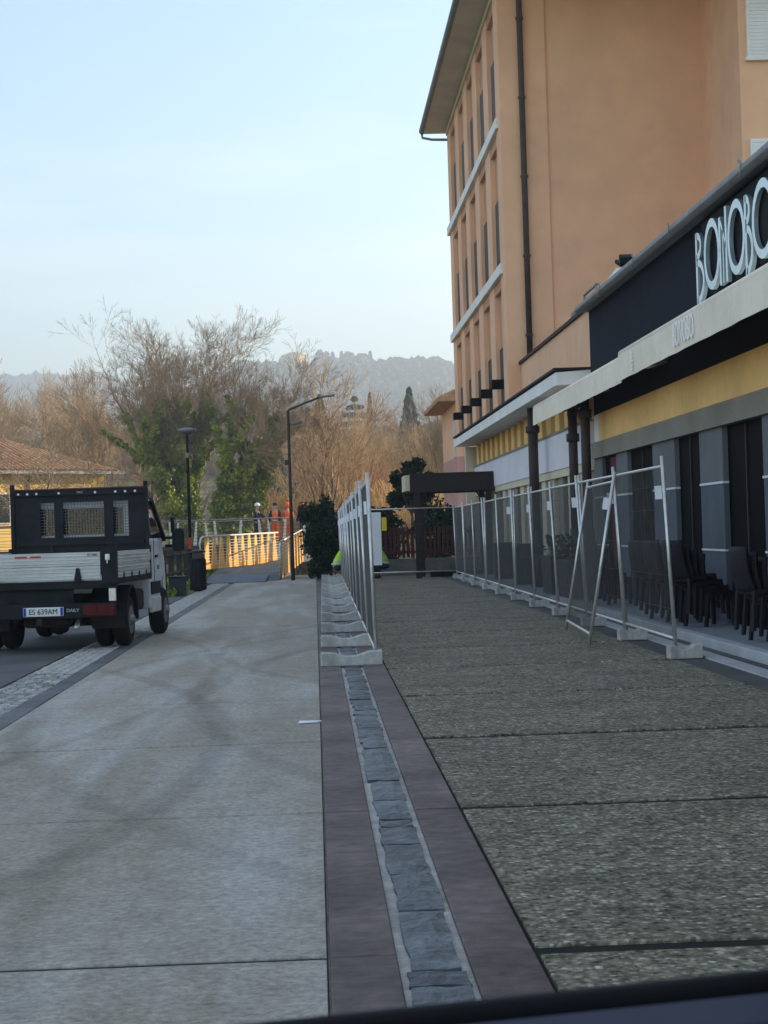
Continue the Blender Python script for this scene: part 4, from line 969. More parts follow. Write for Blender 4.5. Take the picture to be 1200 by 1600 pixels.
# ------------------------------------------------------------------ chairs, planters on the terrace
def make_chair():
    t = thing('stacking_chair', 'x', 'chair')
    b = MB(); prof = []
    for i in range(9):
        s_ = i/8; prof.append((-.19-.05*s_-.035*math.sin(s_*math.pi), .42+.50*s_))
    n = len(prof)
    for i, (yy, z) in enumerate(prof):
        hw = .21-.015*(i/8)
        for x in (-hw, -hw*.5, 0, hw*.5, hw):
            b.v.append((x, yy-.02*(1-(x/.21)**2), z)); 
    for i in range(n-1):
        for k in range(4): b.f.append((i*5+k, i*5+k+1, (i+1)*5+k+1, (i+1)*5+k))
    o = b.build('backrest', M['rattan'], t, smooth=True, fix=False); so = o.modifiers.new('Solidify', 'SOLIDIFY'); so.thickness = .035
    MB().box(-.22, .22, -.20, .24, .39, .44).build('seat', M['rattan'], t, bevel=.015)
    MB().box(-.215, .215, .20, .235, .32, .39).build('apron', M['rattan'], t)
    for sx in (-1, 1):
        MB().hexa([(sx*.2-.022, .2, 0), (sx*.2+.022, .2, 0), (sx*.2+.022, .235, 0), (sx*.2-.022, .235, 0), (sx*.2-.022, .19, .4), (sx*.2+.022, .19, .4), (sx*.2+.022, .235, .4), (sx*.2-.022, .235, .4)]).build('leg', M['rattan'], t)
        MB().hexa([(sx*.2-.022, -.26, 0), (sx*.2+.022, -.26, 0), (sx*.2+.022, -.225, 0), (sx*.2-.022, -.225, 0), (sx*.2-.022, -.20, .42), (sx*.2+.022, -.20, .42), (sx*.2+.022, -.16, .42), (sx*.2-.022, -.16, .42)]).build('leg', M['rattan'], t)
    return t
ch0 = make_chair(); first = True
stacks = [(4.98, 24.2, 'nearest stack by the terrace', 4, -62), (4.95, 25.3, 'second stack by the terrace', 4, -70), (4.93, 26.4, 'third stack by the terrace', 4, -66), (4.88, 31.6, 'far stack behind the leaning panel', 3, -60), (5.05, 20.9, 'stack at the right edge of the picture', 3, -75)]
hts = ['bottom', 'second', 'third', 'top']
for (x, yy, lab, n, rz) in stacks:
    for k in range(n):
        t = ch0 if first else copy_tree(ch0); first = False
        a = R(rz)          # facing street or wall
        t.location = (x-.085*k*math.sin(-a), yy-.085*k*math.cos(a), .092+.07*k); t.rotation_euler = (R(2*k), 0, a)
        tag(t, '%s dark rattan chair of the %s' % ('top' if k == n-1 else hts[k], lab), 'chair', 'stacked dark chairs on the terrace')

def leaf_quads(C, size, elong=1.6, rng=RNG, up=0.0):
    """quads of leaf size at points C (n,3)"""
    n = len(C); nrm = rng.normal(size=(n, 3)); nrm[:, 2] += up; nrm /= np.linalg.norm(nrm, axis=1)[:, None]
    t = np.cross(nrm, rng.normal(size=(n, 3))); t /= np.linalg.norm(t, axis=1)[:, None]; b = np.cross(nrm, t)
    s = (size*rng.uniform(.6, 1.3, n))[:, None]
    V = np.stack([C-t*s*.5*elong, C-b*s*.5, C+t*s*.5*elong, C+b*s*.5], 1).reshape(-1, 3)
    return V, np.arange(4*n).reshape(n, 4)
def leaves(name, C, size, m, parent=None, elong=1.6, off=None):
    V, Fq = leaf_quads(np.asarray(C, float), size, elong)
    if off is not None: V = V-np.asarray(off)
    return link(name, np_mesh(name, V, Fq), M[m], parent)
def blob(c, r, n, clumps=14, cr=.35, rng=RNG, shell=.55):
    """points in clumps over an ellipsoid crown"""
    c = np.array(c, float); r = np.array(r, float)
    u = rng.normal(size=(clumps, 3)); u /= np.linalg.norm(u, axis=1)[:, None]
    cc = u*rng.uniform(shell, 1, (clumps, 1))*(1-cr*.6)
    k = rng.integers(0, clumps, n); p = rng.normal(size=(n, 3)); p /= np.linalg.norm(p, axis=1)[:, None]
    p = cc[k]+p*(cr*rng.uniform(.3, 1, (n, 1)))*rng.uniform(.7, 1.2, clumps)[k][:, None]
    return c+p*r
def planter(label, x, yy, w_, d, h, plant=True, tall=.5):
    t = thing('planter', label, 'planter', (x, yy, .05), group='planters by the orange building')
    b = MB(); b.hexa([(-w_*.45, -d*.45, 0), (w_*.45, -d*.45, 0), (w_*.45, d*.45, 0), (-w_*.45, d*.45, 0), (-w_/2, -d/2, h), (w_/2, -d/2, h), (w_/2, d/2, h), (-w_/2, d/2, h)])
    b.build('box', M['planter'], t, bevel=.01)
    MB().box(-w_/2-.012, w_/2+.012, -d/2-.012, d/2+.012, h-.04, h+.012).build('rim', M['planter'], t)
    if plant:
        st = MB(); C = []
        for i in range(14):
            a = random.uniform(0, 6.28); rr_ = random.uniform(.05, .3); x0 = random.uniform(-w_*.3, w_*.3); y0 = random.uniform(-d*.4, d*.4)
            tip = (x0+rr_*math.cos(a), y0+rr_*math.sin(a), h+random.uniform(.5, 1)*tall)
            st.tube([(x0, y0, h-.05), tip], .006, 4, cap=False)
            for s_ in np.linspace(.3, 1, 9): C.append([x0+(tip[0]-x0)*s_+random.gauss(0, .04), y0+(tip[1]-y0)*s_+random.gauss(0, .04), h+(tip[2]-h)*s_+random.gauss(0, .03)])
        st.build('stems', M['bark'], t); leaves('foliage', C, .07, 'leaf_dark', t)
    return t
planter('long dark planter box with leafy shrub beside the drain pipes', 4.75, 34.9, .45, 2.2, .72, True, .45)
planter('dark planter with sparse shrub beside the canopy post', 4.85, 38.6, .45, 1.6, .75, True, .5)
planter('tall tapered dark planter with nothing in it, before the shopfront', 4.9, 45.2, .5, .5, .95, False)
planter('tall tapered dark planter, farther of the two empty ones', 4.95, 50.5, .5, .5, .95, False)

# ------------------------------------------------------------------ hedges and evergreen shrubs near the end of the road
def shrub(name, label, cat, base, r, n, size, m='leaf_dark', clumps=26, cr=.34, trunk=.05, zlow=0.0, group=None, shell=.35):
    t = thing(name, label, cat, base, group=group)
    C = blob((0, 0, zlow+r[2]), r, n, clumps, cr, shell=shell); C[:, 2] = np.maximum(C[:, 2], .03)
    leaves('crown', C, size, m, t)
    b = MB(); b.tube([(0, 0, -.1), (.03, .02, (zlow+r[2])*.5), (0, 0, zlow+r[2]*1.2)], [trunk, trunk*.7, trunk*.3], 8)
    for i in range(7):
        a = i*.9; b.tube([(0, 0, zlow*.8+r[2]*.4), (r[0]*.5*math.cos(a), r[1]*.5*math.sin(a), zlow+r[2]*(.7+.1*i))], [trunk*.45, trunk*.15], 5, cap=False)
    b.build('trunk', M['bark'], t); return t
shrub('evergreen_shrub', 'dark bushy evergreen shrub beside the tall street lamp', 'shrub', (.16, 59.6, -.05), (.80, .7, 1.36), 12000, .075, clumps=40, cr=.32)
shrub('evergreen_shrub', 'dark evergreen shrub behind the left mesh fence', 'shrub', (.95, 61.0, -.05), (.55, .6, 1.1), 6000, .075, clumps=30)
shrub('magnolia_tree', 'glossy dark evergreen tree with rounded crown behind the brown canopy', 'tree', (3.35, 66, -.1), (.98, .9, .98), 7000, .13, clumps=34, cr=.30, trunk=.09, zlow=2.05, shell=.5)
shrub('evergreen_hedge', 'dark hedge mass behind the picket fence, left part', 'hedge', (2.0, 63.2, -.1), (1.1, .6, 1.28), 9000, .09, clumps=40, cr=.30)
shrub('evergreen_hedge', 'dark hedge mass behind the picket fence, right part under the canopy', 'hedge', (4.3, 64.2, -.1), (1.0, .6, 1.35), 8000, .09, clumps=40, cr=.30)
# grass tufts by the timber fence
C = np.stack([RNG.uniform(-6.5, -3.45, 6000), RNG.uniform(46, 64, 6000), RNG.uniform(-.06, .16, 6000)], 1)
o = leaves('grass', C, .07, 'leaf_ivy', elong=2.6); tag(o, 'rough green grass behind the timber fence', 'grass', kind='stuff')

# ------------------------------------------------------------------ bare trees
def tubes_mesh(name, segs, n):
    """segs (m,8): p0 p1 r0 r1 -> open n-sided tubes"""
    S = np.asarray(segs, float); p0, p1, r0_, r1_ = S[:, :3], S[:, 3:6], S[:, 6], S[:, 7]
    t = p1-p0; t /= np.maximum(np.linalg.norm(t, axis=1), 1e-6)[:, None]
    ref = np.where((np.abs(t[:, 2]) > .8)[:, None], np.array([[1., 0, 0]]), np.array([[0, 0, 1.]]))
    a = np.cross(t, ref); a /= np.linalg.norm(a, axis=1)[:, None]; b = np.cross(t, a)
    ang = np.arange(n)*2*np.pi/n; ca, sa = np.cos(ang), np.sin(ang)
    circ = a[:, None, :]*ca[None, :, None]+b[:, None, :]*sa[None, :, None]
    V = np.concatenate([p0[:, None, :]+circ*r0_[:, None, None], p1[:, None, :]+circ*r1_[:, None, None]], 1)
    m = len(S); base = (np.arange(m)*2*n)[:, None]
    k = np.arange(n); k2 = (k+1) % n
    Fq = np.stack([base+k, base+k2, base+n+k2, base+n+k], -1).reshape(-1, 4)
    return np_mesh(name, V.reshape(-1, 3), Fq)
def grow(rnd, start, d, L_, rad, lvl, maxl, big, small, P, ivy=None):
    """one branch and its children"""
    n = 4 if lvl < 2 else (3 if lvl < 4 else 2)
    p = Vector(start); d = Vector(d).normalized(); sl = L_/n; r = rad
    pts = []
    for i in range(n):
        d = (d+Vector((rnd.gauss(0, P['wig']), rnd.gauss(0, P['wig']), rnd.gauss(0, P['wig'])*.6+P['up']))).normalized()
        q = p+d*sl; r2 = max(P['rmin'], rad*(1-(i+1)/n*.62))
        (big if r > P['thr'] else small).append((*p, *q, r, r2))
        if ivy is not None and lvl <= P.get('ivyl', 1): ivy.append((tuple(p), tuple(q), r, lvl))
        pts.append((q.copy(), d.copy(), r2)); p, r = q, r2
    if lvl >= maxl: return
    nc = P['kids'][min(lvl, len(P['kids'])-1)]
    for c in range(nc):
        i = min(n-1, max(0, int(n*(P['bare'] if lvl == 0 else .15)+rnd.random()*n*(1-(P['bare'] if lvl == 0 else .15)))))
        q, dd, rr_ = pts[i]
        if c == 0: q, dd, rr_ = pts[-1]; sp = P['spread']*.45
        else: sp = P['spread']*rnd.uniform(.7, 1.25)
        ax = dd.orthogonal().normalized(); ax.rotate(Matrix.Rotation(rnd.uniform(0, 6.283), 3, dd))
        nd = dd.copy(); nd.rotate(Matrix.Rotation(sp, 3, ax))
        grow(rnd, q, nd, L_*(P.get('shr0', P['shrink']) if lvl == 0 else P['shrink'])*rnd.uniform(.75, 1.15), rr_*(.85 if c == 0 else P['rk']), lvl+1, maxl, big, small, P, ivy)
DEF = dict(wig=.10, up=.045, rmin=.010, thr=.05, kids=[6, 5, 5, 4, 4], bare=.3, spread=R(38), shrink=.62, rk=.55)
def bare_tree_meshes(seed, stems, maxl, P, twig, keep_ivy=False):
    rnd = random.Random(seed); big, small, ivy = [], [], []
    for (st, d, L_, r) in stems: grow(rnd, st, d, L_, r, 0, maxl, big, small, P, ivy if keep_ivy else None)
    mt = tubes_mesh('trunk', big, 7); mt.materials.append(M['bark']); mt.shade_smooth()
    mc = tubes_mesh('crown', small, 3); mc.materials.append(M[twig])
    return mt, mc, ivy
def place_tree(meshes, name, label, loc, rz=0, sc=1, group=None, szz=1):
    t = thing(name, label, 'tree', loc, rz, group); t.scale = (sc, sc, sc*szz)
    link('trunk', meshes[0], None, t); link('crown', meshes[1], None, t); return t
def ivy_leaves(ivy, dens, size, zmax, thick, seed=5):
    g = np.random.default_rng(seed); C = []
    for (p, q, r, lvl) in ivy:
        p, q = np.array(p), np.array(q); L_ = np.linalg.norm(q-p)
        z = (p[2]+q[2])/2
        if z > zmax or (lvl > 0 and z > zmax*.93): continue
        n = int(dens*L_*(1.0 if lvl == 0 else .5)*(1.15-z/zmax*.7))
        if n < 1: continue
        s_ = g.random((n, 1)); th = thick*(1.15-.75*z/zmax)*(1 if lvl == 0 else .55)
        bump_ = .75+.55*np.sin(s_*9+p[0]*3)*np.cos(p[2]*1.7+s_*5)
        u = g.normal(size=(n, 3)); u /= np.linalg.norm(u, axis=1)[:, None]; u[:, 2] *= .6
        C.append(p+(q-p)*s_+u*th*bump_*g.uniform(.55, 1.05, (n, 1)))
    return np.concatenate(C)
BASE = -3.2
# tree A: tall left ivy tree
PA = dict(DEF, shr0=.38, wig=.085, up=.04, kids=[8, 6, 5, 5, 5], bare=.5, spread=R(33), shrink=.56, rmin=.0065, thr=.055, rk=.5)
ma = bare_tree_meshes(21, [((0, 0, 0), (.03, 0, 1), 11.2, .34), ((.0, 0, 3.5), (-.24, 0, 1), 8.2, .2), ((0, 0, 5.0), (.20, .1, 1), 7.0, .17)], 5, PA, 'twig_grey', True)
t = place_tree(ma, 'ivy_tree', 'tall bare tree with an ivy wrapped trunk, left of the disc lamp', (-7.6, 112, BASE), sc=.93, szz=.97)
leaves('ivy', ivy_leaves(ma[2], 1900, .17, 15.5, .72), .15, 'leaf_ivy', t, 1.3)
# tree B: fan of ivy covered stems
PB = dict(DEF, shr0=.42, wig=.09, up=.035, kids=[7, 5, 5, 5, 5], bare=.5, spread=R(33), shrink=.56, rmin=.0065, thr=.055, rk=.5)
mb_ = bare_tree_meshes(33, [((-.5, 0, 0), (-.15, .1, 1), 10.0, .32), ((-.1, .3, 0), (-.03, -.05, 1), 10.2, .32), ((.2, 0, 0), (.07, -.15, 1), 9.8, .30), ((.4, -.2, 0), (.19, -.1, 1), 9.4, .28), ((1.4, -.3, 5.4), (.42, -.1, 1), 5.4, .17)], 5, PB, 'twig_grey', True)
t = place_tree(mb_, 'ivy_tree', 'broad bare tree with thick ivy on several leaning stems, right of the disc lamp', (-5.7, 111, BASE), szz=.93)
leaves('ivy', ivy_leaves(mb_[2], 2000, .17, 14.0, .92, 8), .15, 'leaf_ivy', t, 1.3)
# prototypes for the other bare trees
P1 = dict(DEF, wig=.11, up=.02, kids=[9, 6, 5, 4, 3], bare=.28, spread=R(50), shrink=.58, rmin=.011)
P2 = dict(DEF, wig=.06, up=.07, kids=[9, 6, 5, 4], bare=.25, spread=R(30), shrink=.55, rmin=.012)
P3 = dict(DEF, wig=.09, up=.05, kids=[7, 6, 5, 4], bare=.15, spread=R(34), shrink=.60, rmin=.011)
protoA = bare_tree_meshes(1, [((0, 0, 0), (0, 0, 1), 5.2, .20)], 4, P1, 'twig_grey')
protoB = bare_tree_meshes(2, [((0, 0, 0), (.05, 0, 1), 6.6, .20), ((.1, .1, 1), (.2, .1, 1), 5.6, .15)], 4, P2, 'twig')
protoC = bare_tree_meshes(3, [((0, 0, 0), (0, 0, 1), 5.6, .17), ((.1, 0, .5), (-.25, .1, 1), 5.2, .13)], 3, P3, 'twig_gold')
protoD = bare_tree_meshes(4, [((0, 0, 0), (.0, 0, 1), 4.6, .15), ((0, 0, .3), (.3, 0, 1), 4.4, .12), ((0, 0, .3), (-.25, .2, 1), 4.2, .12)], 3, P3, 'twig_red')
protoE = bare_tree_meshes(5, [((0, 0, 0), (.04, 0, 1), 5.8, .17), ((0, 0, 1.5), (-.18, 0, 1), 5, .13)], 4, P2, 'twig_gold')
# the two bare trees in front of the yellow house and those next to them
place_tree(protoA, 'bare_tree', 'spreading bare tree in front of the yellow house, nearest the left edge', (-13.1, 93, -1.6), .4, .92)
place_tree(protoA, 'bare_tree', 'spreading bare tree in front of the right end of the yellow house', (-10.7, 96, -2.4), 2.3, .92)
place_tree(protoB, 'bare_tree', 'tall upright bare tree between the yellow house and the ivy tree', (-10.6, 118, -2.2), 1.0, 1.18)
place_tree(protoB, 'bare_tree', 'upright bare tree rising above the yellow house roof', (-12.5, 122, -2.0), 3.0, 1.1)
place_tree(protoB, 'bare_tree', 'bare tree with pale double trunk right of the tall street lamp', (.4, 112, -2.0), 5.0, 1.0)
# woodland edge: many bare trees that only differ slightly
rw = random.Random(17)
def scatter(n, x0, x1, y0, y1, protos, label, group, smin, smax, sink=.4):
    for i in range(n):
        yy = rw.uniform(y0, y1); x = (x0+(x1-x0)*(i+rw.random())/n)*yy/150.
        place_tree(rw.choice(protos), 'woodland_tree', label, (x, yy, float(ter(x, yy))-sink), rw.uniform(0, 6.28), rw.uniform(smin, smax), group)
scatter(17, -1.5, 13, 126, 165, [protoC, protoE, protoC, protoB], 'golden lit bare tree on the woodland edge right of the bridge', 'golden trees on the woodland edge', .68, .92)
scatter(6, .2, 6.5, 118, 128, [protoD], 'low reddish bare tree on the river bank behind the hedges', 'reddish trees on the river bank', .7, .88)
scatter(12, -3, 15, 180, 250, [protoB, protoE, protoA], 'hazy bare tree farther back in the wood, right half', 'hazy trees right of the lamp', .8, 1.1)
scatter(8, -30, -8, 140, 175, [protoB, protoA, protoB], 'bare brown tree of the wood behind the yellow house', 'trees behind the yellow house', .95, 1.2)
scatter(10, -30, -4, 200, 280, [protoB, protoA], 'hazy bare tree far behind the yellow house', 'far trees left', 1.1, 1.5)
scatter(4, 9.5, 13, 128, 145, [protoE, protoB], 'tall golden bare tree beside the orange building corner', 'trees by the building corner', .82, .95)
# brush on the river bank
bp_ = bare_tree_meshes(9, [((rw.uniform(-.5, .5), rw.uniform(-.5, .5), 0), (rw.uniform(-.3, .3), rw.uniform(-.3, .3), 1), rw.uniform(1.0, 1.8), .03) for _ in range(14)], 2, dict(DEF, thr=.02, kids=[6, 5, 4], rmin=.009, wig=.09, up=.06, spread=R(24), shrink=.6, bare=.1), 'twig_gold')
def brush(n, x0, x1, y0, y1, label, group, s0, s1):
    for i in range(n):
        x = x0+(x1-x0)*(i+rw.random())/n; yy = rw.uniform(y0, y1)
        t = thing('brushwood', label, 'shrub', (x, yy, float(ter(x, yy))-.1), rw.uniform(0, 6.3), group); s_ = rw.uniform(s0, s1); t.scale = (s_*1.1, s_*1.1, s_)
        link('crown', bp_[1], None, t)
        if len(bp_[0].polygons): link('stem', bp_[0], None, t)
brush(22, -4.2, 9, 114, 124, 'tan leafless brush on the river bank beyond the footbridge', 'brush beyond the footbridge', 1.0, 1.7)
brush(9, -19, -9.5, 88, 92, 'tan leafless brush in front of the yellow house', 'brush before the yellow house', .8, 1.1)

# conifers in the middle distance
def conifer(name, label, loc, h, r, layers, col='conifer', flat=False, group=None, n=2600, lf=.5):
    t = thing(name, label, 'tree', loc, group=group)
    MB().tube([(0, 0, -1), (0, 0, h*.5), (0, 0, h)], [h*.025, h*.016, .03], 7).build('trunk', M['bark'], t, smooth=True)
    g = np.random.default_rng(int(abs(loc[0])*13+loc[1])); C = []
    if flat:
        for i in range(layers):
            s_ = i/(layers-1); z = h*(.22+.76*s_); rr_ = r*(1-s_)**.8+.25
            k = 7
            for j in range(k):
                a = j*6.283/k+i*1.3+g.uniform(-.3, .3); L_ = rr_*g.uniform(.6, 1.1); m = int(n/layers/k)
                q = g.random(m)**.7; C.append(np.stack([q*L_*np.cos(a)+g.normal(0, .05*L_+.1, m), q*L_*np.sin(a)+g.normal(0, .05*L_+.1, m), z-.10*q*L_+g.normal(0, .10, m)], 1))
    else:
        s_ = g.random(n)**.8; a = g.uniform(0, 6.283, n); rr_ = r*np.minimum(1, (1-s_)*1.6+.03)*np.minimum(1, .5+s_*6)*g.uniform(.5, 1, n)
        C.append(np.stack([rr_*np.cos(a), rr_*np.sin(a), h*(.03+.97*s_)], 1))
    leaves('crown', np.concatenate(C), lf, col, t, 1.5); return t
conifer('cedar_tree', 'dark blue green cedar with flat tiers standing behind the golden trees', (6.6, 290, float(ter(6.6, 290))), 12.5, 6.0, 9, flat=True, n=5200, lf=.40)
conifer('cypress_tree', 'slender dark cypress right of the cedar', (8.9, 290, float(ter(8.9, 290))), 13.0, .9, 1, n=1600, lf=.35)
for i, (x, yy, h) in enumerate(((-.4, 215, 12), (1.0, 222, 13.5), (-4.4, 205, 11), (11.8, 230, 14))):
    conifer('dark_conifer', 'hazy dark conifer in the wood, %s from the left' % ordn[i].replace('nearest', 'first'), (x, yy, float(ter(x, yy))), h, 2.2, 1, group='hazy conifers in the wood', n=2600, lf=.4)

# ------------------------------------------------------------------ hillside wood and crest
def blob_forest(name, label, n, xr, yr, size, seed):
    g = np.random.default_rng(seed); phi = (1+5**.5)/2
    iv = np.array([(-1, phi, 0), (1, phi, 0), (-1, -phi, 0), (1, -phi, 0), (0, -1, phi), (0, 1, phi), (0, -1, -phi), (0, 1, -phi), (phi, 0, -1), (phi, 0, 1), (-phi, 0, -1), (-phi, 0, 1)])/1.9
    it = np.array([(0, 11, 5), (0, 5, 1), (0, 1, 7), (0, 7, 10), (0, 10, 11), (1, 5, 9), (5, 11, 4), (11, 10, 2), (10, 7, 6), (7, 1, 8), (3, 9, 4), (3, 4, 2), (3, 2, 6), (3, 6, 8), (3, 8, 9), (4, 9, 5), (2, 4, 11), (6, 2, 10), (8, 6, 7), (9, 8, 1)])
    x = g.uniform(*xr, n); yy = g.uniform(*yr, n); ok_ = ~((np.abs(x+6) < 13) & (yy > 1330) & (yy < 1430)); x, yy = x[ok_], yy[ok_]; n = len(x); z = ter(x, yy)
    s_ = size*g.uniform(.6, 1.25, n); sc = np.stack([s_, s_, s_*g.uniform(.8, 1.5, n)], 1)
    V = iv[None]*sc[:, None, :]*g.uniform(.75, 1.25, (n, 12, 1))+np.stack([x, yy, z+sc[:, 2]*.5], 1)[:, None, :]
    Fq = (it[None]+(np.arange(n)*12)[:, None, None]).reshape(-1, 3)
    o = link(name, np_mesh(name, V.reshape(-1, 3), Fq), M['forest'], smooth=True); tag(o, label, 'wood', kind='stuff'); return o
blob_forest('hillside_wood', 'hazy wooded hillside below the villa', 15000, (-230, 280), (900, 1425), 3.6, 3)
blob_forest('far_wood', 'pale wooded ridge far away on the left', 9000, (-650, 40), (1900, 2170), 5.5, 4)
blob_forest('valley_wood', 'blue hazed wood in the valley behind the bare trees', 6000, (-110, 110), (310, 760), 3.2, 5)
zv = float(ter(-3, 1395))
vl = thing('hilltop_villa', 'cream villa on the hilltop with its right wall in the sun', 'villa', (-2.0, 1380, zv), R(55))
MB().box(-11, 0, 0, 15, -8, 9.5).build('wall', M['yellow_wall'], vl)
MB().hexa([(-11.8, -.8, 9.5), (.8, -.8, 9.5), (.8, 15.8, 9.5), (-11.8, 15.8, 9.5), (-7, 5, 12.2), (-4, 5, 12.2), (-4, 10, 12.2), (-7, 10, 12.2)]).build('roof', M['roof_tile'], vl)
for k in range(3): MB().box(-9.5+k*3.3, -8.1+k*3.3, -.15, .05, 4, 6.5).build('window', M['window_dark'], vl)
for k in range(3): MB().box(-11.15, -10.95, 2.5+k*4, 4+k*4, 4, 6.5).build('window', M['window_dark'], vl)

# trees on the crest
for i, (x, h, r, kind) in enumerate(((10.5, 12, 6, 'pine'), (17, 11, 2.0, 'cyp'), (28, 11, 4.5, 'pine'), (23.5, 12, 1.8, 'cyp'), (38, 11, 6, 'pine'), (44.5, 14, 2.2, 'cyp'), (53, 9, 3.5, 'pine'), (65, 8, 5, 'pine'), (80, 9, 2, 'cyp'), (-18, 11, 4, 'pine'))):
    yy = 1405; z = float(ter(x, yy))
    if kind == 'cyp': conifer('cypress_tree', 'tiny hazy cypress on the hill crest, number %d counted from the villa' % (i+1), (x, yy, z), h, r, 1, group='trees on the hill crest', n=500, lf=1.6)
    else:
        t = thing('crest_pine', 'tiny hazy rounded pine on the hill crest, number %d counted from the villa' % (i+1), 'tree', (x, yy, z), group='trees on the hill crest')
        MB().tube([(0, 0, -1), (0, 0, h*.7)], [.5, .3], 7).build('trunk', M['bark'], t)
        leaves('crown', blob((0, 0, h*.62), (r, r, h*.40), 1500, 12, .45), 1.7, 'conifer', t)

# ------------------------------------------------------------------ yellow house
yh = thing('yellow_house', 'yellow house with terracotta roof behind the bare trees on the left', 'house', (-11.3, 104, .45), R(48))
MB().box(-17, 0, 0, 9, -3.5, 4.62).build('wall', M['yellow_wall'], yh)
MB().hexa([(-17.7, -.8, 4.6), (.7, -.8, 4.6), (.7, 9.8, 4.6), (-17.7, 9.8, 4.6), (-13, 4.3, 6.7), (-4.0, 4.3, 6.7), (-4.0, 4.7, 6.7), (-13, 4.7, 6.7)]).build('roof', M['roof_tile'], yh)
for k in range(54):
    x = -17.6+k*.338
    MB().tube([(x, -.8, 4.66), (max(-13, min(-4.0, x)) if -13 < x < -4 else x+(.5 if x > -4 else -.5)*-1*min(1, abs(x+4 if x > -4 else x+13)), 4.3 if -13 < x < -4 else -.8+5.1*(1-min(1, (x+4)/4.7 if x > -4 else (-13-x)/4.7)), 6.76 if -13 < x < -4 else 4.66+2.1*(1-min(1, (x+4)/4.7 if x > -4 else (-13-x)/4.7)))], .07, 5, cap=False).build('tile_row', M['roof_tile'], yh)
MB().box(-17.75, .75, -.92, -.78, 4.46, 4.6).build('gutter', M['gutter'], yh)
for x in (-13.5, -10.2, -6.9, -3.6, -1.4):
    f = MB().box(x-.45, x+.45, -.07, .02, 1.9, 3.5).build('window', M['tank'], yh)
    MB().box(x-.37, x+.37, -.1, -.075, 1.98, 3.42).build('pane', M['win_glass'], f)
MB().box(-5.3, -5.15, -.1, .05, -3, 4.4).build('downpipe', M['pipe'], yh)

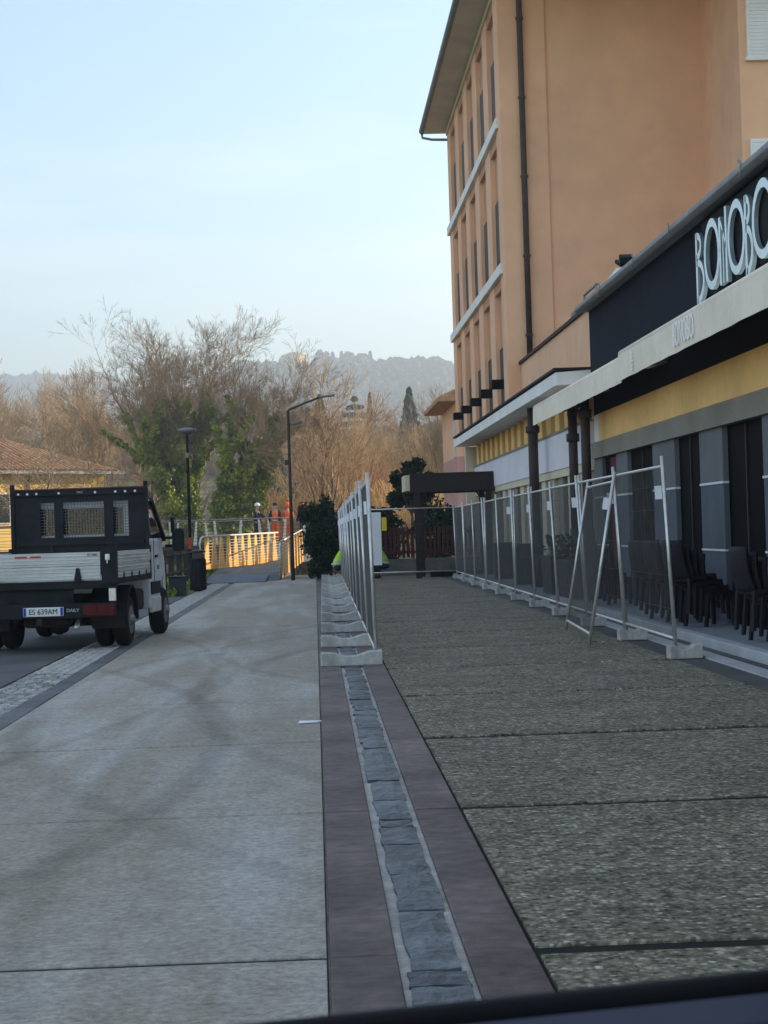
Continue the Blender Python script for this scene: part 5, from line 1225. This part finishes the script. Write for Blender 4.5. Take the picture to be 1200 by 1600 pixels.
# ------------------------------------------------------------------ people
def skin(name, J, E_, mt, parent, sub_=1):
    """J: name -> (x,y,z,r); one continuous surface grown over the joints"""
    keys = list(J); me = bpy.data.meshes.new(name); me.from_pydata([J[k][:3] for k in keys], [(keys.index(a), keys.index(c)) for a, c in E_], [])
    me.materials.append(M[mt]); o = bpy.data.objects.new(name, me); COL.objects.link(o); o.parent = parent
    md = o.modifiers.new('Skin', 'SKIN'); md.use_smooth_shade = True
    for i, k in enumerate(keys):
        v = me.skin_vertices[0].data[i]; rr_ = J[k][3]; v.radius = (rr_, rr_) if not isinstance(rr_, tuple) else rr_; v.use_root = (i == 0)
    ms = o.modifiers.new('Subdivision', 'SUBSURF'); ms.levels = sub_; ms.render_levels = sub_
    return o
def person(label, loc, rz, jacket, trousers, head='hair', crouch=False, tape=True, arms=(0.0, 0.0), sleeves=None, group=None):
    t = thing('person', label, 'person', loc, rz, group)       # faces +y
    if not crouch:
        hip, kneeL, kneeR, ankL, ankR = (0, 0, .92), (-.10, .03, .50), (.10, .01, .50), (-.11, -.02, .09), (.12, -.03, .09)
        ch, nk, hd = (0, .02, 1.30), (0, .02, 1.50), (0, .05, 1.66)
    else:
        hip, kneeL, kneeR, ankL, ankR = (0, -.22, .38), (-.15, .20, .50), (.16, .22, .46), (-.14, -.02, .09), (.15, .0, .09)
        ch, nk, hd = (0, .02, .78), (0, .12, .96), (0, .22, 1.08)
    shL, shR = (ch[0]-.19, ch[1], ch[2]+.10), (ch[0]+.19, ch[1], ch[2]+.10)
    aL, aR = arms
    elL = (shL[0]-.06, shL[1]+.05+.16*aL, shL[2]-.28+.06*aL); elR = (shR[0]+.06, shR[1]+.05+.16*aR, shR[2]-.28+.06*aR)
    wrL = (elL[0]+.03+.10*aL, elL[1]+.10+.15*aL, elL[2]-.24+.22*aL); wrR = (elR[0]-.03-.10*aR, elR[1]+.10+.15*aR, elR[2]-.24+.22*aR)
    hnL = tuple(wrL[i]+(wrL[i]-elL[i])*.35 for i in range(3)); hnR = tuple(wrR[i]+(wrR[i]-elR[i])*.35 for i in range(3))
    toeL, toeR = (ankL[0]-.02, ankL[1]+.16, .05), (ankR[0]+.02, ankR[1]+.16, .05)
    J = {'hip': (*hip, .11), 'chest': (*ch, .13), 'neck': (*nk, .055), 'headlow': (nk[0], (nk[1]+hd[1])/2+.01, nk[2]+.06, .07), 'head': (*hd, .095), 'crown': (hd[0], hd[1]-.01, hd[2]+.08, .075),
         'shL': (*shL, .065), 'elL': (*elL, .045), 'wrL': (*wrL, .033), 'hnL': (*hnL, .038), 'shR': (*shR, .065), 'elR': (*elR, .045), 'wrR': (*wrR, .033), 'hnR': (*hnR, .038),
         'thL': (hip[0]-.09, hip[1], hip[2]-.04, .085), 'thR': (hip[0]+.09, hip[1], hip[2]-.04, .085), 'knL': (*kneeL, .06), 'knR': (*kneeR, .06), 'anL': (*ankL, .045), 'anR': (*ankR, .045), 'toL': (*toeL, .04), 'toR': (*toeR, .04)}
    E_ = [('hip', 'chest'), ('chest', 'neck'), ('neck', 'headlow'), ('headlow', 'head'), ('head', 'crown'), ('chest', 'shL'), ('shL', 'elL'), ('elL', 'wrL'), ('wrL', 'hnL'), ('chest', 'shR'), ('shR', 'elR'), ('elR', 'wrR'), ('wrR', 'hnR'),
          ('hip', 'thL'), ('hip', 'thR'), ('thL', 'knL'), ('thR', 'knR'), ('knL', 'anL'), ('knR', 'anR'), ('anL', 'toL'), ('anR', 'toR')]
    skin('body', J, E_, 'skin', t)
    g_ = lambda k, d: (*J[k][:3], d)
    skin('jacket', {'hip': g_('hip', .175), 'mid': (*[(hip[i]+ch[i])/2 for i in range(3)], .165), 'chest': g_('chest', .18), 'nk': (nk[0], nk[1], nk[2]-.05, .09)}, [('hip', 'mid'), ('mid', 'chest'), ('chest', 'nk')], jacket, t)
    for s_ in 'LR':
        skin('sleeve', {'c': (J['sh'+s_][0]*.6, J['sh'+s_][1], J['sh'+s_][2]-.01, .09), 'sh': g_('sh'+s_, .085), 'el': g_('el'+s_, .065), 'wr': g_('wr'+s_, .05)}, [('c', 'sh'), ('sh', 'el'), ('el', 'wr')], sleeves or jacket, t)
        skin('trouser_leg', {'hip': (hip[0]*.5+J['th'+s_][0]*.5, hip[1], hip[2]+.02, .13), 'th': g_('th'+s_, .115), 'kn': g_('kn'+s_, .085), 'an': (*J['an'+s_][:2], J['an'+s_][2]+.03, .075)}, [('hip', 'th'), ('th', 'kn'), ('kn', 'an')], trousers, t)
        skin('boot', {'an': g_('an'+s_, .06), 'to': g_('to'+s_, .055)}, [('an', 'to')], 'boots', t)
        hx = J['hn'+s_]; sg = -1 if s_ == 'L' else 1
        for q in range(4):
            MB().tube([(hx[0]+(q-1.5)*.016, hx[1]+.01, hx[2]-.01), (hx[0]+(q-1.5)*.018, hx[1]+.035, hx[2]-.045), (hx[0]+(q-1.5)*.018, hx[1]+.03, hx[2]-.075+.006*abs(q-1.5))], [.009, .008, .006], 5).build('finger', M['skin'], t)
        MB().tube([(hx[0]-sg*.03, hx[1]+.01, hx[2]+.01), (hx[0]-sg*.055, hx[1]+.03, hx[2]-.02)], [.010, .007], 5).build('thumb', M['skin'], t)
    if tape:
        b = MB()
        for f_ in (.25, .55):
            c = [hip[i]+(ch[i]-hip[i])*f_ for i in range(3)]; b.lathe([(.172, -.028), (.178, -.024), (.178, .024), (.172, .028)], 14, c)
        b.build('reflective_band', M['silver'], t)
    MB().tube([(hd[0], hd[1]+.085, hd[2]+.0), (hd[0], hd[1]+.118, hd[2]-.03)], [.012, .018], 6).build('nose', M['skin'], t)
    for sx in (-1, 1):
        MB().lathe([(.004, -.012), (.012, 0), (.004, .012)], 6, (hd[0]+sx*.035, hd[1]+.088, hd[2]+.02)).build('eye', M['ink'], t)
        MB().lathe([(.008, -.03), (.016, 0), (.008, .03)], 6, (hd[0]+sx*.095, hd[1], hd[2])).build('ear', M['skin'], t)
    MB().box(hd[0]-.025, hd[0]+.025, hd[1]+.078, hd[1]+.098, hd[2]-.062, hd[2]-.054).build('mouth', M['red_lamp'], t)
    if head == 'helmet':
        b = MB().lathe([(.145, .035), (.125, .045), (.12, .09), (.09, .14), (.04, .165), (.005, .17)], 16, hd); b.box(hd[0]-.08, hd[0]+.08, hd[1]+.11, hd[1]+.17, hd[2]+.035, hd[2]+.047); b.build('helmet', M['helmet'], t, smooth=False)
    elif head == 'hood':
        MB().lathe([(.10, -.10), (.125, -.02), (.125, .06), (.10, .13), (.04, .165), (.005, .17)], 14, (hd[0], hd[1]-.025, hd[2])).build('hood', M[jacket], t, smooth=True)
    else:
        MB().lathe([(.098, .01), (.108, .05), (.10, .10), (.06, .145), (.005, .155)], 14, (hd[0], hd[1]-.022, hd[2])).build('hair', M['hair'], t, smooth=True)
    return t
PZ = 1.0
person('person in dark navy work clothes and white helmet on the footbridge, leftmost of four', (-2.55, 85.0, PZ), R(-120), 'navy_cloth', 'navy_cloth', 'helmet', tape=False, arms=(.8, .6))
person('person in orange vest with dark sleeves on the footbridge, second from left', (-1.72, 85.2, PZ), R(170), 'hivis_orange', 'hivis_orange', 'hair', arms=(.3, .2), sleeves='navy_cloth')
person('person in all orange hooded work suit on the footbridge, third from left', (-1.18, 85.3, PZ), R(10), 'hivis_orange', 'hivis_orange', 'hood', tape=False, arms=(.5, .4))
person('person in dark jacket with orange hood on the footbridge, rightmost of four', (-.50, 85.2, PZ), R(60), 'navy_cloth', 'navy_cloth', 'hair', tape=False, arms=(.2, .7))
pt = [o for o in COL.objects if o.name.startswith('person') and 'rightmost' in o.get('label', '')][0]
MB().lathe([(.12, -.12), (.13, -.04), (.12, .03), (.10, .10), (.04, .15), (.005, .16)], 14, (0, .02, 1.64)).build('orange_hood', M['hivis_orange'], pt, smooth=True)
person('person in yellow hi-vis jacket crouching behind the white notice sheet', (1.90, 57.6, -.02), R(100), 'hivis_yellow', 'navy_cloth', 'hair', crouch=True, arms=(.6, .6))
person('person in yellow hi-vis jacket bending behind the far end of the left fence', (.80, 57.9, -.02), R(-80), 'hivis_yellow', 'navy_cloth', 'hair', crouch=True, arms=(.7, .4))

# ------------------------------------------------------------------ door sill of the car the street is seen from
cr_ = thing('car_door', 'dark blue car door edge with black window seal at the bottom right', 'car door', (.1, .78, .9), world=True)
def sill(z_off, y0_, y1_, h_, name, m_, bev):
    # slopes gently: right end a little higher
    b = MB().hexa([(-.25, y0_, 1.196+z_off-h_), (.185, y0_, 1.2235+z_off-h_), (.185, y1_, 1.2235+z_off-h_), (-.25, y1_, 1.196+z_off-h_), (-.25, y0_, 1.196+z_off), (.185, y0_, 1.2235+z_off), (.185, y1_, 1.2235+z_off), (-.25, y1_, 1.196+z_off)])
    return b.build(name, M[m_], cr_, bevel=bev)
sill(.025, .765, .774, .03, 'window_seal', 'car_trim', .003)
sill(.0205, .70, .764, .45, 'door_panel', 'car_blue', .012)
MB().hexa([(.156, .74, 1.0), (.26, .74, 1.0), (.26, .78, 1.0), (.164, .78, 1.0), (.186, .74, 1.36), (.28, .74, 1.36), (.28, .78, 1.36), (.194, .78, 1.36)]).build('window_pillar', M['car_trim'], cr_, bevel=.01)

# ------------------------------------------------------------------ haze
hz = MB().box(-1700, 1700, -130, 2900, -6, 215).build('haze', None); hz['kind'] = 'stuff'; tag(hz, 'thin pale morning haze over the whole valley', 'haze')
hm = bpy.data.materials.new('haze'); hm.use_nodes = True; n = hm.node_tree; n.nodes.clear()
ho = n.nodes.new('ShaderNodeOutputMaterial'); pv = n.nodes.new('ShaderNodeVolumePrincipled')
pv.inputs['Color'].default_value = (.84, .93, 1.0, 1); pv.inputs['Density'].default_value = .0008; pv.inputs['Anisotropy'].default_value = .52
n.links.new(pv.outputs[0], ho.inputs['Volume']); hz.data.materials.append(hm)
hz.display_type = 'WIRE'
